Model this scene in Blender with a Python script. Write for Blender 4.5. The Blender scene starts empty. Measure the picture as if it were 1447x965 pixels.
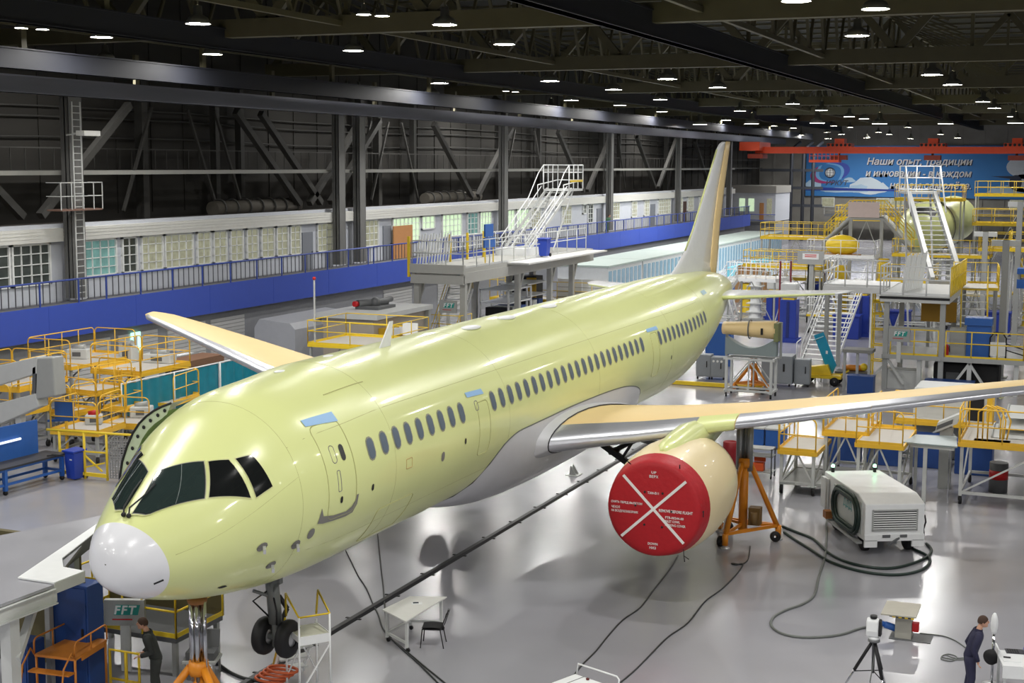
import bpy, bmesh, math, random
from math import sin, cos, pi, radians, sqrt, atan2
from mathutils import Vector, Matrix
random.seed(7)
SC = bpy.context.scene
COL = SC.collection

# ------------------------------------------------------------------ camera
CAM = (-0.3951876, -0.1239391, 0.0045714, 2013.992, 15.13185, -18.72044, 10.7142)
def cam_axes():
    yaw, pit, rol = CAM[:3]
    f = Vector((sin(yaw)*cos(pit), cos(yaw)*cos(pit), sin(pit)))
    r = Vector((cos(yaw), -sin(yaw), 0)); u = r.cross(f)
    return cos(rol)*r+sin(rol)*u, -sin(rol)*r+cos(rol)*u, f
CR, CU, CF = cam_axes()
CPOS = Vector(CAM[4:7])
def at(px, py, z=0.0, ax=2):
    """point of the place seen at a pixel on the plane where coordinate ax equals z"""
    d = CF+(px-723.5)/CAM[3]*CR-(py-482.5)/CAM[3]*CU
    return CPOS+d*((z-CPOS[ax])/d[ax])
cd = bpy.data.cameras.new('camera'); co = bpy.data.objects.new('camera', cd); COL.objects.link(co)
cd.sensor_width = 36.0; cd.lens = CAM[3]*36.0/1447.0; cd.clip_end = 600
M3 = Matrix((CR, CU, -CF)).transposed(); M4 = M3.to_4x4(); M4.translation = CPOS
co.matrix_world = M4
SC.camera = co

# ------------------------------------------------------------------ materials
MATS = {}
def mat(name, col, rough=.5, metal=0., coat=0., noise=.06, scale=4., emit=0., spec=.5, stretch=None, bump=0.):
    if name in MATS: return MATS[name]
    m = bpy.data.materials.new(name); m.use_nodes = True
    nt = m.node_tree; b = nt.nodes['Principled BSDF']
    c = tuple(col)+(1,)
    b.inputs['Roughness'].default_value = rough; b.inputs['Metallic'].default_value = metal
    b.inputs['Specular IOR Level'].default_value = spec
    b.inputs['Coat Weight'].default_value = coat; b.inputs['Coat Roughness'].default_value = .06
    tc = nt.nodes.new('ShaderNodeTexCoord'); mp = nt.nodes.new('ShaderNodeMapping')
    if stretch: mp.inputs['Scale'].default_value = stretch
    nz = nt.nodes.new('ShaderNodeTexNoise'); nz.inputs['Scale'].default_value = scale; nz.inputs['Detail'].default_value = 3
    nt.links.new(tc.outputs['Object'], mp.inputs['Vector']); nt.links.new(mp.outputs['Vector'], nz.inputs['Vector'])
    mx = nt.nodes.new('ShaderNodeMix'); mx.data_type = 'RGBA'
    mx.inputs['A'].default_value = tuple(max(0, x*(1-noise)) for x in col)+(1,)
    mx.inputs['B'].default_value = tuple(min(1, x*(1+noise)) for x in col)+(1,)
    nt.links.new(nz.outputs['Fac'], mx.inputs['Factor']); nt.links.new(mx.outputs['Result'], b.inputs['Base Color'])
    if emit:
        b.inputs['Emission Color'].default_value = c; b.inputs['Emission Strength'].default_value = emit
    if bump:
        bp = nt.nodes.new('ShaderNodeBump'); bp.inputs['Strength'].default_value = bump; bp.inputs['Distance'].default_value = .02
        nt.links.new(nz.outputs['Fac'], bp.inputs['Height']); nt.links.new(bp.outputs['Normal'], b.inputs['Normal'])
    MATS[name] = m
    return m
def srgb(r, g, b):
    f = lambda v: (v/255/12.92) if v/255 <= .04045 else ((v/255+.055)/1.055)**2.4
    return (f(r), f(g), f(b))
YEL = mat('safety yellow paint', srgb(240, 206, 48), .4)
ORY = mat('amber yellow paint', srgb(246, 196, 58), .4)
ORG = mat('orange paint', srgb(226, 140, 30), .4)
GRY = mat('grey enamel steel', srgb(168, 170, 168), .4)
LGR = mat('light grey enamel', srgb(205, 207, 205), .4)
DGR = mat('dark grey steel', srgb(96, 98, 100), .45)
WHT = mat('white enamel', srgb(236, 238, 238), .35)
ALU = mat('aluminium', srgb(205, 206, 208), .35, .6)
CHR = mat('chromed steel', srgb(190, 192, 196), .12, 1.)
BLK = mat('black rubber', srgb(24, 24, 26), .6)
BLU = mat('blue paint', srgb(46, 98, 176), .4)
DBL = mat('deep blue paint', srgb(38, 62, 160), .4)
NAV = mat('cabinet navy paint', srgb(36, 72, 138), .45)
TEA = mat('teal curtain film', srgb(24, 130, 150), .3, noise=.22, scale=3)
RED = mat('red paint', srgb(196, 30, 34), .45)
DECK = mat('deck plate', srgb(196, 192, 184), .55)
TAN = mat('tan primer', srgb(236, 208, 150), .45, noise=.05, scale=1.2)

# ------------------------------------------------------------------ mesh builder
class MB:
    def __init__(s): s.v = []; s.f = []; s.s = []
    def add(s, vs, fs, smooth=False):
        n = len(s.v); s.v += [tuple(v) for v in vs]
        s.f += [tuple(i+n for i in f) for f in fs]; s.s += [smooth]*len(fs); return s
    def box(s, x0, y0, z0, x1, y1, z1):
        v = [(x0,y0,z0),(x1,y0,z0),(x1,y1,z0),(x0,y1,z0),(x0,y0,z1),(x1,y0,z1),(x1,y1,z1),(x0,y1,z1)]
        return s.add(v, [(3,2,1,0),(4,5,6,7),(0,1,5,4),(1,2,6,5),(2,3,7,6),(3,0,4,7)])
    def cbox(s, c, d, rz=0.):
        C, S = cos(rz), sin(rz); v = []
        for sz in (-1, 1):
            for sx, sy in ((-1,-1),(1,-1),(1,1),(-1,1)):
                x, y = sx*d[0]/2, sy*d[1]/2
                v.append((c[0]+x*C-y*S, c[1]+x*S+y*C, c[2]+sz*d[2]/2))
        return s.add(v, [(3,2,1,0),(4,5,6,7),(0,1,5,4),(1,2,6,5),(2,3,7,6),(3,0,4,7)])
    def bar(s, a, b, w, h=None, up=(0,0,1)):
        a, b = Vector(a), Vector(b); h = h or w
        d = (b-a).normalized(); u = Vector(up)
        if abs(d.dot(u)) > .98: u = Vector((0,1,0))
        x = d.cross(u).normalized()*w/2; y = d.cross(x).normalized()*h/2
        v = [p+i*x+j*y for p in (a, b) for i, j in ((-1,-1),(1,-1),(1,1),(-1,1))]
        return s.add(v, [(3,2,1,0),(4,5,6,7),(0,1,5,4),(1,2,6,5),(2,3,7,6),(3,0,4,7)])
    def tube(s, pts, r, n=6, closed=False):
        P = [Vector(p) for p in pts]; m = len(P); rows = []
        rr = r if isinstance(r, (list, tuple)) else [r]*m
        prev = None
        for i in range(m):
            a = P[(i-1) % m] if (i > 0 or closed) else P[i]
            b = P[(i+1) % m] if (i < m-1 or closed) else P[i]
            d = (b-a); d = d.normalized() if d.length > 1e-9 else Vector((0,0,1))
            if prev is None:
                u = Vector((0,0,1)) if abs(d.z) < .9 else Vector((1,0,0))
                x = d.cross(u).normalized()
            else:
                x = (prev-d*prev.dot(d))
                x = x.normalized() if x.length > 1e-6 else d.orthogonal().normalized()
            prev = x; y = d.cross(x)
            rows.append([P[i]+rr[i]*(cos(2*pi*k/n)*x+sin(2*pi*k/n)*y) for k in range(n)])
        base = len(s.v)
        for row in rows: s.v += [tuple(v) for v in row]
        for i in range(m if closed else m-1):
            j = (i+1) % m
            for k in range(n):
                s.f.append((base+i*n+k, base+i*n+(k+1) % n, base+j*n+(k+1) % n, base+j*n+k)); s.s.append(n > 4)
        if not closed:
            s.f.append(tuple(base+k for k in range(n))[::-1]); s.f.append(tuple(base+(m-1)*n+k for k in range(n))); s.s += [False, False]
        return s
    def cyl(s, a, b, r, r2=None, n=16):
        a, b = Vector(a), Vector(b); r2 = r if r2 is None else r2
        return s.lathe([(0,0),(0,r),((b-a).length,r2),((b-a).length,0)], a, b-a, n, flat=(0,2))
    def lathe(s, prof, o, ax, n=24, flat=()):
        o = Vector(o); d = Vector(ax).normalized(); x = d.orthogonal().normalized(); y = d.cross(x)
        base = len(s.v)
        for t, r in prof:
            s.v += [tuple(o+d*t+r*(cos(2*pi*k/n)*x+sin(2*pi*k/n)*y)) for k in range(n)]
        for i in range(len(prof)-1):
            for k in range(n):
                s.f.append((base+i*n+k, base+i*n+(k+1) % n, base+(i+1)*n+(k+1) % n, base+(i+1)*n+k)); s.s.append(i not in flat)
        return s
    def prism(s, poly, vec):
        P = [Vector(p) for p in poly]; V = Vector(vec); n = len(P)
        return s.add(P+[p+V for p in P], [tuple(range(n))[::-1], tuple(range(n, 2*n))]+[(i, (i+1) % n, n+(i+1) % n, n+i) for i in range(n)])
    def grid(s, rows, closed=False, smooth=True):
        base = len(s.v); n = len(rows[0])
        for r in rows: s.v += [tuple(v) for v in r]
        for i in range(len(rows)-1):
            for k in range(n if closed else n-1):
                s.f.append((base+i*n+k, base+i*n+(k+1) % n, base+(i+1)*n+(k+1) % n, base+(i+1)*n+k)); s.s.append(smooth)
        return s
    def ball(s, c, r, n=12, sc=(1,1,1)):
        rows = []
        for i in range(n//2+1):
            t = pi*i/(n//2)
            rows.append([(c[0]+sc[0]*r*sin(t)*cos(2*pi*k/n), c[1]+sc[1]*r*sin(t)*sin(2*pi*k/n), c[2]+sc[2]*r*cos(t)) for k in range(n)])
        return s.grid(rows, True)
    def build(s, name, m, parent=None, kind=None, label=None, bevel=0., clean=True):
        me = bpy.data.meshes.new(name); me.from_pydata(s.v, [], s.f)
        me.polygons.foreach_set('use_smooth', s.s)
        me.materials.append(m)
        bm = bmesh.new(); bm.from_mesh(me)
        bmesh.ops.remove_doubles(bm, verts=bm.verts, dist=1e-5)
        bmesh.ops.recalc_face_normals(bm, faces=bm.faces)
        bm.to_mesh(me); bm.free()
        o = bpy.data.objects.new(name, me); COL.objects.link(o)
        if parent is not None: o.parent = parent
        if kind: o['kind'] = kind
        if label: o['label'] = label
        if bevel:
            md = o.modifiers.new('edge', 'BEVEL'); md.width = bevel; md.segments = 2; md.limit_method = 'ANGLE'
        return o
def tag(o, label, cat, group=None, kind=None):
    o['label'] = label; o['category'] = cat
    if group: o['group'] = group
    if kind: o['kind'] = kind
    return o
def root(name, label, cat, loc=(0,0,0), rz=0., group=None):
    o = bpy.data.objects.new(name, None); COL.objects.link(o); o.empty_display_size = .2
    o.location = loc; o.rotation_euler = (0,0,rz)
    return tag(o, label, cat, group)
def copy_tree(o, parent=None, loc=None, rz=None, label=None):
    c = o.copy(); COL.objects.link(c)
    if parent is not None: c.parent = parent
    for ch in [x for x in bpy.data.objects if x.parent == o]: copy_tree(ch, c)
    if loc is not None: c.location = loc
    if rz is not None: c.rotation_euler = (0,0,rz)
    if label: c['label'] = label
    return c
def text(name, body, size, m, parent=None, M=None, shear=0., ext=.004, align='LEFT', spacing=1., bold=0., label=None):
    cu = bpy.data.curves.new(name, 'FONT'); cu.body = body; cu.size = size; cu.shear = shear; cu.extrude = ext
    cu.align_x = align; cu.space_character = spacing; cu.offset = bold; cu.resolution_u = 2
    tmp = bpy.data.objects.new(name+'_tmp', cu); COL.objects.link(tmp)
    dg = bpy.context.evaluated_depsgraph_get(); dg.update()
    me = bpy.data.meshes.new_from_object(tmp.evaluated_get(dg)); me.name = name
    bpy.data.objects.remove(tmp); bpy.data.curves.remove(cu)
    me.materials.clear(); me.materials.append(m)
    if M is not None: me.transform(M)
    o = bpy.data.objects.new(name, me); COL.objects.link(o)
    if parent is not None: o.parent = parent
    if label: o['label'] = label
    return o
def frame(o, x, y):
    """matrix taking the flat text plane to origin o with the given x and y directions"""
    X = Vector(x).normalized(); Y = Vector(y).normalized(); Z = X.cross(Y)
    m = Matrix((X, Y, Z)).transposed().to_4x4(); m.translation = Vector(o); return m
def arc_pts(c, r, a0, a1, n, ux, uy):
    c, ux, uy = Vector(c), Vector(ux), Vector(uy)
    return [c+r*(cos(a0+(a1-a0)*i/n)*ux+sin(a0+(a1-a0)*i/n)*uy) for i in range(n+1)]
def hoop(a, b, h, r=.18, foot=0.):
    """rounded guard-rail loop standing on the segment a-b"""
    a, b = Vector(a), Vector(b); u = (b-a).normalized(); Z = Vector((0,0,1))
    L = (b-a).length; r = min(r, L/2.2, h/2.2)
    p = [a+Z*foot]+arc_pts(a+u*r+Z*(h-r), r, pi, pi/2, 4, u, Z)+arc_pts(b-u*r+Z*(h-r), r, pi/2, 0, 4, u, Z)+[b+Z*foot]
    return p
def rail_mb(a, b, h=1.1, style='post', step=1.3, r=.024, toe=True):
    """guard rail along a-b (points at deck level)"""
    m = MB(); a, b = Vector(a), Vector(b); L = (b-a).length; u = (b-a)/L; Z = Vector((0,0,1))
    n = max(1, round(L/step))
    if style == 'hoop':
        m.tube(hoop(a+u*.03, b-u*.03, h), r, 6)
        m.tube([a+u*.04+Z*h*.5, b-u*.04+Z*h*.5], r*.85, 5)
        for i in range(1, n): m.tube([a+u*L*i/n, a+u*L*i/n+Z*h], r*.85, 5)
    else:
        for z in (h, h*.55): m.tube([a+Z*z, b+Z*z], r, 6)
        for i in range(n+1):
            p = a+u*L*i/n; m.tube([p, p+Z*h], r, 6)
    if toe: m.bar(a+Z*.06, b+Z*.06, .012, .1)
    return m
# ------------------------------------------------------------------ the hall
def floor_mat():
    m = mat('epoxy floor', srgb(160, 160, 166), .2, noise=.1, scale=.35, spec=.55)
    nt = m.node_tree; b = nt.nodes['Principled BSDF']
    tc = nt.nodes.new('ShaderNodeTexCoord'); nz = nt.nodes.new('ShaderNodeTexNoise'); nz.inputs['Scale'].default_value = .8; nz.inputs['Detail'].default_value = 5
    nt.links.new(tc.outputs['Object'], nz.inputs['Vector'])
    mr = nt.nodes.new('ShaderNodeMapRange'); mr.inputs['To Min'].default_value = .1; mr.inputs['To Max'].default_value = .3
    nt.links.new(nz.outputs['Fac'], mr.inputs['Value']); nt.links.new(mr.outputs['Result'], b.inputs['Roughness'])
    return m
S = 'structure'
FLOOR = floor_mat()
MB().box(-36, -46, -.2, 50, 200, 0).build('floor', FLOOR, kind=S)
WDK = mat('dark hall cladding', srgb(50, 48, 44), .85, noise=.3, scale=.8, stretch=(1, .25, 2))
WGR = mat('office wall paint', srgb(196, 200, 208), .6)
WUN = mat('grey wall paint', srgb(150, 152, 156), .7, noise=.1)
STL = mat('dark truss paint', srgb(88, 84, 62), .6, noise=.18, scale=1.5)
STG = mat('grey column paint', srgb(106, 106, 104), .55, noise=.15, scale=1.5)
RAILM = mat('crane rail steel', srgb(36, 38, 46), .55, .1, noise=.35, scale=1.2, stretch=(1, .15, 1))
BRC = mat('dark brace paint', srgb(62, 61, 58), .7, noise=.2)
ROOF = mat('roof decking', srgb(50, 50, 46), .9, noise=.25, scale=.5)
m = MB(); m.box(-34.4, -46, 0, -34, 200, 22)
for y in range(8, 196, 3): m.box(-34, y, 8, -33.94, y+.08, 21)
m.build('wall_left', WDK, kind=S)
MB().box(50, -46, 0, 50.4, 200, 22).build('wall_right', WUN, kind=S)
MB().box(-34.4, -46.4, 0, 50.4, -46, 22).build('wall_back', WUN, kind=S)
m = MB(); m.box(-34.4, 196, 0, 50.4, 196.4, 22)
for x in range(-32, 48, 3): m.box(x, 195.9, 0, x+.3, 196, 20)
m.build('wall_far', mat('far wall panels', srgb(142, 140, 134), .8, noise=.25, scale=.6), kind=S)
MB().box(-34.4, -46.4, 21.6, 50.4, 200.4, 22).build('ceiling', ROOF, kind=S)

# gallery along the left wall
BF = mat('gallery fascia blue', srgb(56, 82, 180), .5, noise=.04)
MB().box(-34, -20, 3.1, -26.95, 160.3, 4.35).build('trim_1', mat('gallery slab concrete', srgb(110, 110, 112), .8), kind=S)
m = MB(); m.box(-26.95, -20, 3.08, -26.85, 160.3, 4.52)
for y in range(-18, 160, 6): m.box(-26.85, y, 3.1, -26.842, y+.02, 4.5)
m.build('trim_2', BF, kind=S)
MB().box(-27.7, -20, 0, -27.5, 160, 3.1).build('wall_under', WUN, kind=S)
MB().box(-29.5, -20, 4.35, -29.2, 160.3, 7.9).build('wall_gallery', WGR, kind=S)
MB().box(-34, -20, 7.6, -29.2, 160.3, 7.68).build('trim_3', mat('gallery roof felt', srgb(70, 64, 60), .9, noise=.3, scale=1), kind=S)
COLY = [9.5, 33.9, 58.3, 60.9, 84.1, 109.8, 133.0, 155.7]
EAV = mat('eave sheet', srgb(214, 214, 208), .5)
k = 3; edges = [-20]+COLY+[160.3]
for a, b in zip(edges[:-1], edges[1:]):
    if b-a < 2: continue
    k += 1; m = MB(); m.box(-29.2, a+.35, 7.12, -28.8, b-.35, 7.72)
    for z in (7.3, 7.45, 7.6): m.box(-28.8, a+.35, z, -28.78, b-.35, z+.03)
    m.build('trim_%d' % k, EAV, kind=S)
# gallery windows: (y0, y1, z0, lit)
GLIT = mat('lit office window', srgb(182, 204, 170), .3, emit=.34, noise=.4, scale=1.7)
GLIT2 = mat('lit window with pale curtain', srgb(150, 150, 128), .2, emit=.15, noise=.75, scale=2.6)
GTEA = mat('lit workshop window', srgb(100, 140, 136), .2, emit=.14, noise=.9, scale=1.6)
GDRK = mat('dim window glass', srgb(70, 76, 72), .1, noise=.6, scale=1.6)
wins = [(26.0,28.6,5.2,3),(28.8,30.3,5.2,3),(30.4,32.9,5.2,3),
 (35.2,37.6,5.3,2),(38.0,39.2,5.3,3),(39.5,41.3,5.3,1),(41.4,43.9,5.3,1),(44.2,45.5,5.3,1),(45.7,47.0,5.3,1),(47.3,48.6,5.3,1),(48.9,50.1,5.3,1),(50.4,51.8,5.3,1),(52.0,53.3,5.3,1),(53.5,54.7,5.3,1),
 (56.6,59.0,5.3,1),(62.1,64.5,5.3,1),(66.5,70.6,5.3,0),(70.9,73.0,6.1,0),(74.2,77.6,5.4,0),(78.6,80.6,5.4,2),(80.9,83.1,5.4,0),(85.2,87.8,5.4,0),(88.2,91.0,5.4,0),(91.4,93.6,5.4,1),(98.6,101.0,5.4,1),
 (104.0,105.0,6.2,3),(105.4,106.8,5.3,3),(112,114.6,5.4,1),(118.4,120.2,5.4,1),(122.6,124.4,5.4,1),(127.6,132.2,5.4,1),(134.4,137.0,5.4,1),(139,141.6,5.4,1),(144,147,5.4,1),(150,152.6,5.4,1)]
GM = [GLIT, GLIT2, GTEA, GDRK]
WFR = mat('white window frame', srgb(232, 234, 232), .4)
for i, (a, b, z, l) in enumerate(wins):
    f = MB(); zt = 7.1
    for y0, y1, z0, z1 in ((a,b,z,z+.1),(a,b,zt-.1,zt),(a,a+.1,z,zt),(b-.1,b,z,zt)): f.box(-29.2, y0, z0, -29.08, y1, z1)
    n = max(2, round((b-a)/.62))
    for j in range(1, n): y = a+(b-a)*j/n; f.box(-29.2, y-.025, z, -29.11, y+.025, zt)
    q = 4 if z < 6 else 2
    for j in range(1, q): zz = z+(zt-z)*j/q; f.box(-29.2, a, zz-.02, -29.11, b, zz+.02)
    w = f.build('window_%d' % (i+1), WFR, kind=S)
    MB().box(-29.2, a+.05, z+.05, -29.17, b-.05, zt-.05).build('pane', GM[l], w)
DOORM = mat('grey door paint', srgb(128, 132, 140), .5); DOORO = mat('orange plywood door', srgb(196, 138, 84), .6)
for i, (a, b, mm, x) in enumerate([(54.9,56.1,DOORM,-29.12),(65.2,66.3,DOORM,-29.12),(108.0,109.4,DOORM,-29.12),(124.9,126.5,DOORM,-29.12),(137.4,138.6,mat('brown door', srgb(84,56,44),.5),-29.12)]):
    d = MB().box(-29.2, a, 4.35, x, b, 6.6).build('door_%d' % (i+1), mm, kind=S)
    MB().box(-29.12, b-.2, 5.3, -29.06, b-.12, 5.45).build('door_handle', CHR, d)
o = MB().box(-28.95, 66.2, 4.35, -28.88, 69.0, 6.55).build('plywood_panel', DOORO)
tag(o, 'orange plywood panel leaning beside the gallery office door', 'panel')
# shutters and doors under the gallery
SHUT = mat('white roller shutter', srgb(206, 206, 204), .5)
k = 6
for a, b in ((31.4,34.8),(35.4,38.4),(39.2,42.4),(42.9,46.0),(9,14),(16,21),(62,66),(70,74)):
    m = MB()
    for j in range(14): m.box(-27.5, a, j*.19, -27.44, b, j*.19+.165)
    m.build('door_%d' % k, SHUT, kind=S); k += 1
# columns with their braces on the left wall
def steel_column(x, y, z0, z1, w, d, name='column'):
    m = MB()
    m.box(x-w/2, y-d/2, z0, x+w/2, y-d/2+.04, z1); m.box(x-w/2, y+d/2-.04, z0, x+w/2, y+d/2, z1)
    m.box(x-.03, y-d/2, z0, x+.03, y+d/2, z1); m.box(x+w/2-.05, y-d/2, z0, x+w/2-.01, y+d/2, z1)
    return m.build(name, STG, kind=S)
for y in COLY: steel_column(-28.55, y, 4.52, 14, .5, .75 if y > 55 else .9)
for y in COLY[1:]:
    m = MB()
    for s in (-1, 1):
        m.bar((-31, y+s*7.4, 13.6), (-31, y+s*.6, 8.2), .35, .35)
        m.bar((-32, y+s*10.6, 13.6), (-32, y+s*8.0, 8.2), .14, .14)
    m.build('column_brace', BRC, kind=S)
    MB().box(-33.6, y+11.2, 7.7, -33.1, y+11.7, 16).build('column', BRC, kind=S)
    MB().box(-33.6, y-6.2, 7.7, -33.2, y-5.8, 16).build('column', BRC, kind=S)
m = MB(); m.box(-29.3, -20, 10.12, -29.05, 160.5, 10.32); m.build('beam', mat('wind girder', srgb(150,150,144), .5), kind=S)
m = MB(); m.box(-33.4, -20, 10.2, -32.2, 190, 10.32)
for y in range(10, 160, 1): m.box(-32.25, y, 10.3, -32.22, y+.04, 11.4)
m.box(-32.26, 0, 11.36, -32.2, 190, 11.42); m.build('catwalk', BRC, kind=S)
m = MB()
for z in (11.9, 12.9, 13.4): m.tube([(-33.8, -10+12*i, z+.12*sin(i*1.7)) for i in range(16)], .05, 5)
m.build('wall_pipes', BRC, kind=S)
# crane rails
for x, zb, h, w in ((-28.0, 13.62, .75, .5), (-24.2, 14.28, .8, .5), (-20.2, 15.5, .9, .5), (-1.3, 15.5, 1.0, .6), (22., 15.5, 1.0, .6)):
    m = MB(); m.box(x-w/2, -40, zb, x+w/2, 185, zb+.06); m.box(x-w/2, -40, zb+h-.06, x+w/2, 185, zb+h); m.box(x-w/2+.06, -40, zb, x+w/2-.06, 185, zb+h)
    m.build('crane_rail', RAILM if x > -27 else mat('rail steel with painted sheen', srgb(122,124,136), .4, .3, noise=.45, scale=1., stretch=(1,.12,1)), kind=S)  # lowest rail gets a paler copy; its sheen is put into the colour
    m = MB()
    for y in range(-34, 180, 12): m.bar((x, y, zb+h), (x, y, zb+h+1.4), .16, .3)
    m.build('rail_hanger', STL, kind=S)
# roof trusses across the hall and lattice girders along it
TY = [-14.9, 9.5, 33.9, 58.3, 84.1, 109.8, 133.0, 155.7, 178]
for y in TY:
    m = MB(); zb, zt = 16.0, 20.9
    m.box(-33.5, y-.3, zb, 49, y+.3, zb+.75); m.box(-33.5, y-.25, zt, 49, y+.25, zt+.5)
    for i in range(11):
        x = -33+7.5*i; m.bar((x, y, zb+.6), (x+3.75, y, zt), .3, .4); m.bar((x+3.75, y, zt), (x+7.5, y, zb+.6), .3, .4); m.bar((x+3.75, y, zb+.5), (x+3.75, y, zt), .18, .18)
    m.build('roof_truss', STL, kind=S)
for x in (-27., -14.4, .8, 14.4, 28.):
    for a, b in zip(TY[:-1], TY[1:]):
        m = MB(); zb, zt = 16.3, 20.6; n = 6
        m.box(x-.1, a, zb, x+.1, b, zb+.22); m.box(x-.12, a, zt, x+.12, b, zt+.2)
        for i in range(n):
            y0 = a+(b-a)*i/n; y1 = a+(b-a)*(i+1)/n; ym = (y0+y1)/2
            m.bar((x, y0, zb+.1), (x, ym, zt), .14, .14); m.bar((x, ym, zt), (x, y1, zb+.1), .14, .14)
            m.bar((x, ym, zt), (x+6.5, ym, zb+1.6), .1, .1); m.bar((x, y0, zt+.1), (x+13, y0, zt+.1), .14, .14)
        m.build('roof_girder', STL, kind=S)
# gallery railing, one run per bay
RB = mat('railing blue paint', srgb(52, 76, 160), .45); RBK = mat('baluster steel', srgb(78, 80, 88), .5)
names = ['nearest the corner past the steel ladder column', 'between ladder column and the paired columns', 'between paired columns and plywood panel', 'behind the rolling stairs', 'beyond the white stairs', 'past the far grey office doors', 'at the far end of the blue gallery']
yy = [9.5, 33.9, 59.6, 84.1, 109.8, 133.0, 147.0, 160.2]
for i in range(7):
    a, b = yy[i], yy[i+1]
    r = root('gallery_railing', 'blue topped gallery railing with dark balusters, run '+names[i], 'railing', (-26.9, a, 4.52), 0, 'gallery railing runs')
    L = b-a
    MB().tube([(0,.03,1.05),(0,L-.03,1.05)], .045, 6).build('top_rail', RB, r)
    MB().tube([(0,.03,.1),(0,L-.03,.1)], .02, 5).build('bottom_rail', RBK, r)
    m = MB()
    for j in range(int(L/.42)): m.bar((0,.1+j*.42,.1),(0,.1+j*.42,1.03), .035)
    m.build('baluster_row', RBK, r)
    for j in range(int(L/2.5)+1): MB().bar((0,.05+min(j*2.5,L-.1),-.0),(0,.05+min(j*2.5,L-.1),1.05), .06).build('post', RB, r)
# ------------------------------------------------------------------ lamps
LENS = mat('lamp lens', (1, .98, .95), .3, emit=95.0, noise=0.)
LENSW = mat('floodlight lens', (1, .98, .95), .3, emit=12.0, noise=0.)
SHADE = mat('lamp reflector shell', srgb(120, 120, 112), .4, .3)
def lamp_proto():
    r = root('bay_lamp', 'white high bay lamp hanging under the dark roof trusses', 'lamp', (0,0,15.5), 0, 'high bay lamps under the roof')
    MB().lathe([(0,.44),(.02,.46),(.22,.34),(.32,.16),(.62,.14),(.66,.0)], (0,0,0), (0,0,1), 16).build('reflector', SHADE, r)
    m = MB(); m.lathe([(.03,0),(.03,.42)], (0,0,0), (0,0,1), 12); m.build('lens', LENS, r)
    MB().tube([(0,0,.6),(0,0,1.1)], .03, 5).build('hanger', STL, r)
    return r
LP = lamp_proto(); first = True
lamps = [(30,40),(60,42),(149,83),(300,77),(280,34),(514,21),(540,23),(499,72),(713,63),(621,118),(610,133),(490,122),(507,123),(715,129),(728,130),(700,145),(777,115),(807,142),(779,152),(846,160),(867,127),(876,149),(935,158),(943,112),(933,141),(950,171),
 (1125,2),(1211,51),(1014,124),(1317,106),(1346,120),(1120,147),(1161,156),(1200,165),(1221,168),(1046,157),(1026,170),(1119,169),(1094,178),(1121,181),(1178,178),(1201,180),(1169,187),(1189,190),(1132,191),(1170,196),(1225,195),(1241,187),(1257,190),(1283,180),(1287,196),(1329,190),(1353,195),(1389,144),(1405,153),(1431,165)]
pts = []
for px, py in lamps:
    z = 15.5
    while True:
        p = at(px, py, z)
        if p.y < 186 and p.x < 46: break
        z -= .25
    if p.x < -33: p = at(px, py, -32.5, 0)
    pts.append(p)
def place_lamp(p, sc=1., label=None, z=None):
    global first
    o = LP if first else copy_tree(LP)
    first = False
    o.location = p; o.scale = (sc, sc, sc)
    if label: o['label'] = label
    return o
TWIN = {(30,40),(60,42),(514,21),(540,23),(490,122),(507,123),(715,129),(728,130)}
for p, q in zip(pts, lamps): place_lamp(p, .55 if q in TWIN else (1.25 if 55 < p.y < 150 else 1.))
for px, py in ((989,176),(1062,175),(1155,174),(1243,175),(1336,175),(1435,174)):
    p = at(px, py, 14.6); o = place_lamp(p, 1.6, 'wide bright bay lamp in the far row above the orange crane'); o['group'] = 'row of wide lamps above the crane'
# unseen rows added over the near hall; front lamps enlarged to brighten the nose
for x in (-24, -9, 6, 21, 36):
    for y in (-32, -20, -8, 4, 16, 28):
        place_lamp(Vector((x+(2.0 if (y//4) % 2 else 0), y, 15.6)), 1.32 if y < 10 else 1.)
for x in (18, 32):
    for y in (44, 60, 80, 104): place_lamp(Vector((x, y, 15.6)))
W = bpy.data.worlds.new('world'); SC.world = W; W.use_nodes = True
W.node_tree.nodes['Background'].inputs['Color'].default_value = (.02, .02, .022, 1)
SC.view_settings.view_transform = 'Standard'; SC.view_settings.look = 'None'
SC.view_settings.exposure = 1.54; SC.view_settings.gamma = 1.; SC.view_settings.use_curve_mapping = False
SC.cycles.use_denoising = True
SC.cycles.max_bounces = 6; SC.cycles.diffuse_bounces = 3; SC.cycles.glossy_bounces = 3; SC.cycles.sample_clamp_indirect = 6.
# ------------------------------------------------------------------ the airliner
def pchip(x, y, xi):
    n = len(x); h = [x[i+1]-x[i] for i in range(n-1)]; d = [(y[i+1]-y[i])/h[i] for i in range(n-1)]; m = [0.]*n
    for i in range(1, n-1):
        if d[i-1]*d[i] > 0:
            w1 = 2*h[i]+h[i-1]; w2 = h[i]+2*h[i-1]; m[i] = (w1+w2)/(w1/d[i-1]+w2/d[i])
    m[0] = d[0]; m[-1] = d[-1]
    i = 0
    while i < n-2 and xi > x[i+1]: i += 1
    t = (xi-x[i])/h[i]
    return (2*t**3-3*t*t+1)*y[i]+(t**3-2*t*t+t)*h[i]*m[i]+(3*t*t-2*t**3)*y[i+1]+(t**3-t*t)*h[i]*m[i+1]
NY = [0,.12,.4,.9,1.5,2.2,3.0,4.0,5.2,6.8,9.0]
NT = [-.542,-.178,.090,.394,.744,1.160,1.593,1.854,1.935,2.03,2.03]
NB = [-.542,-.972,-1.178,-1.385,-1.568,-1.739,-1.864,-1.975,-2.025,-2.03,-2.03]
NW = [0,.404,.654,.950,1.239,1.497,1.751,1.920,1.992,2.03,2.03]
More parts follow.
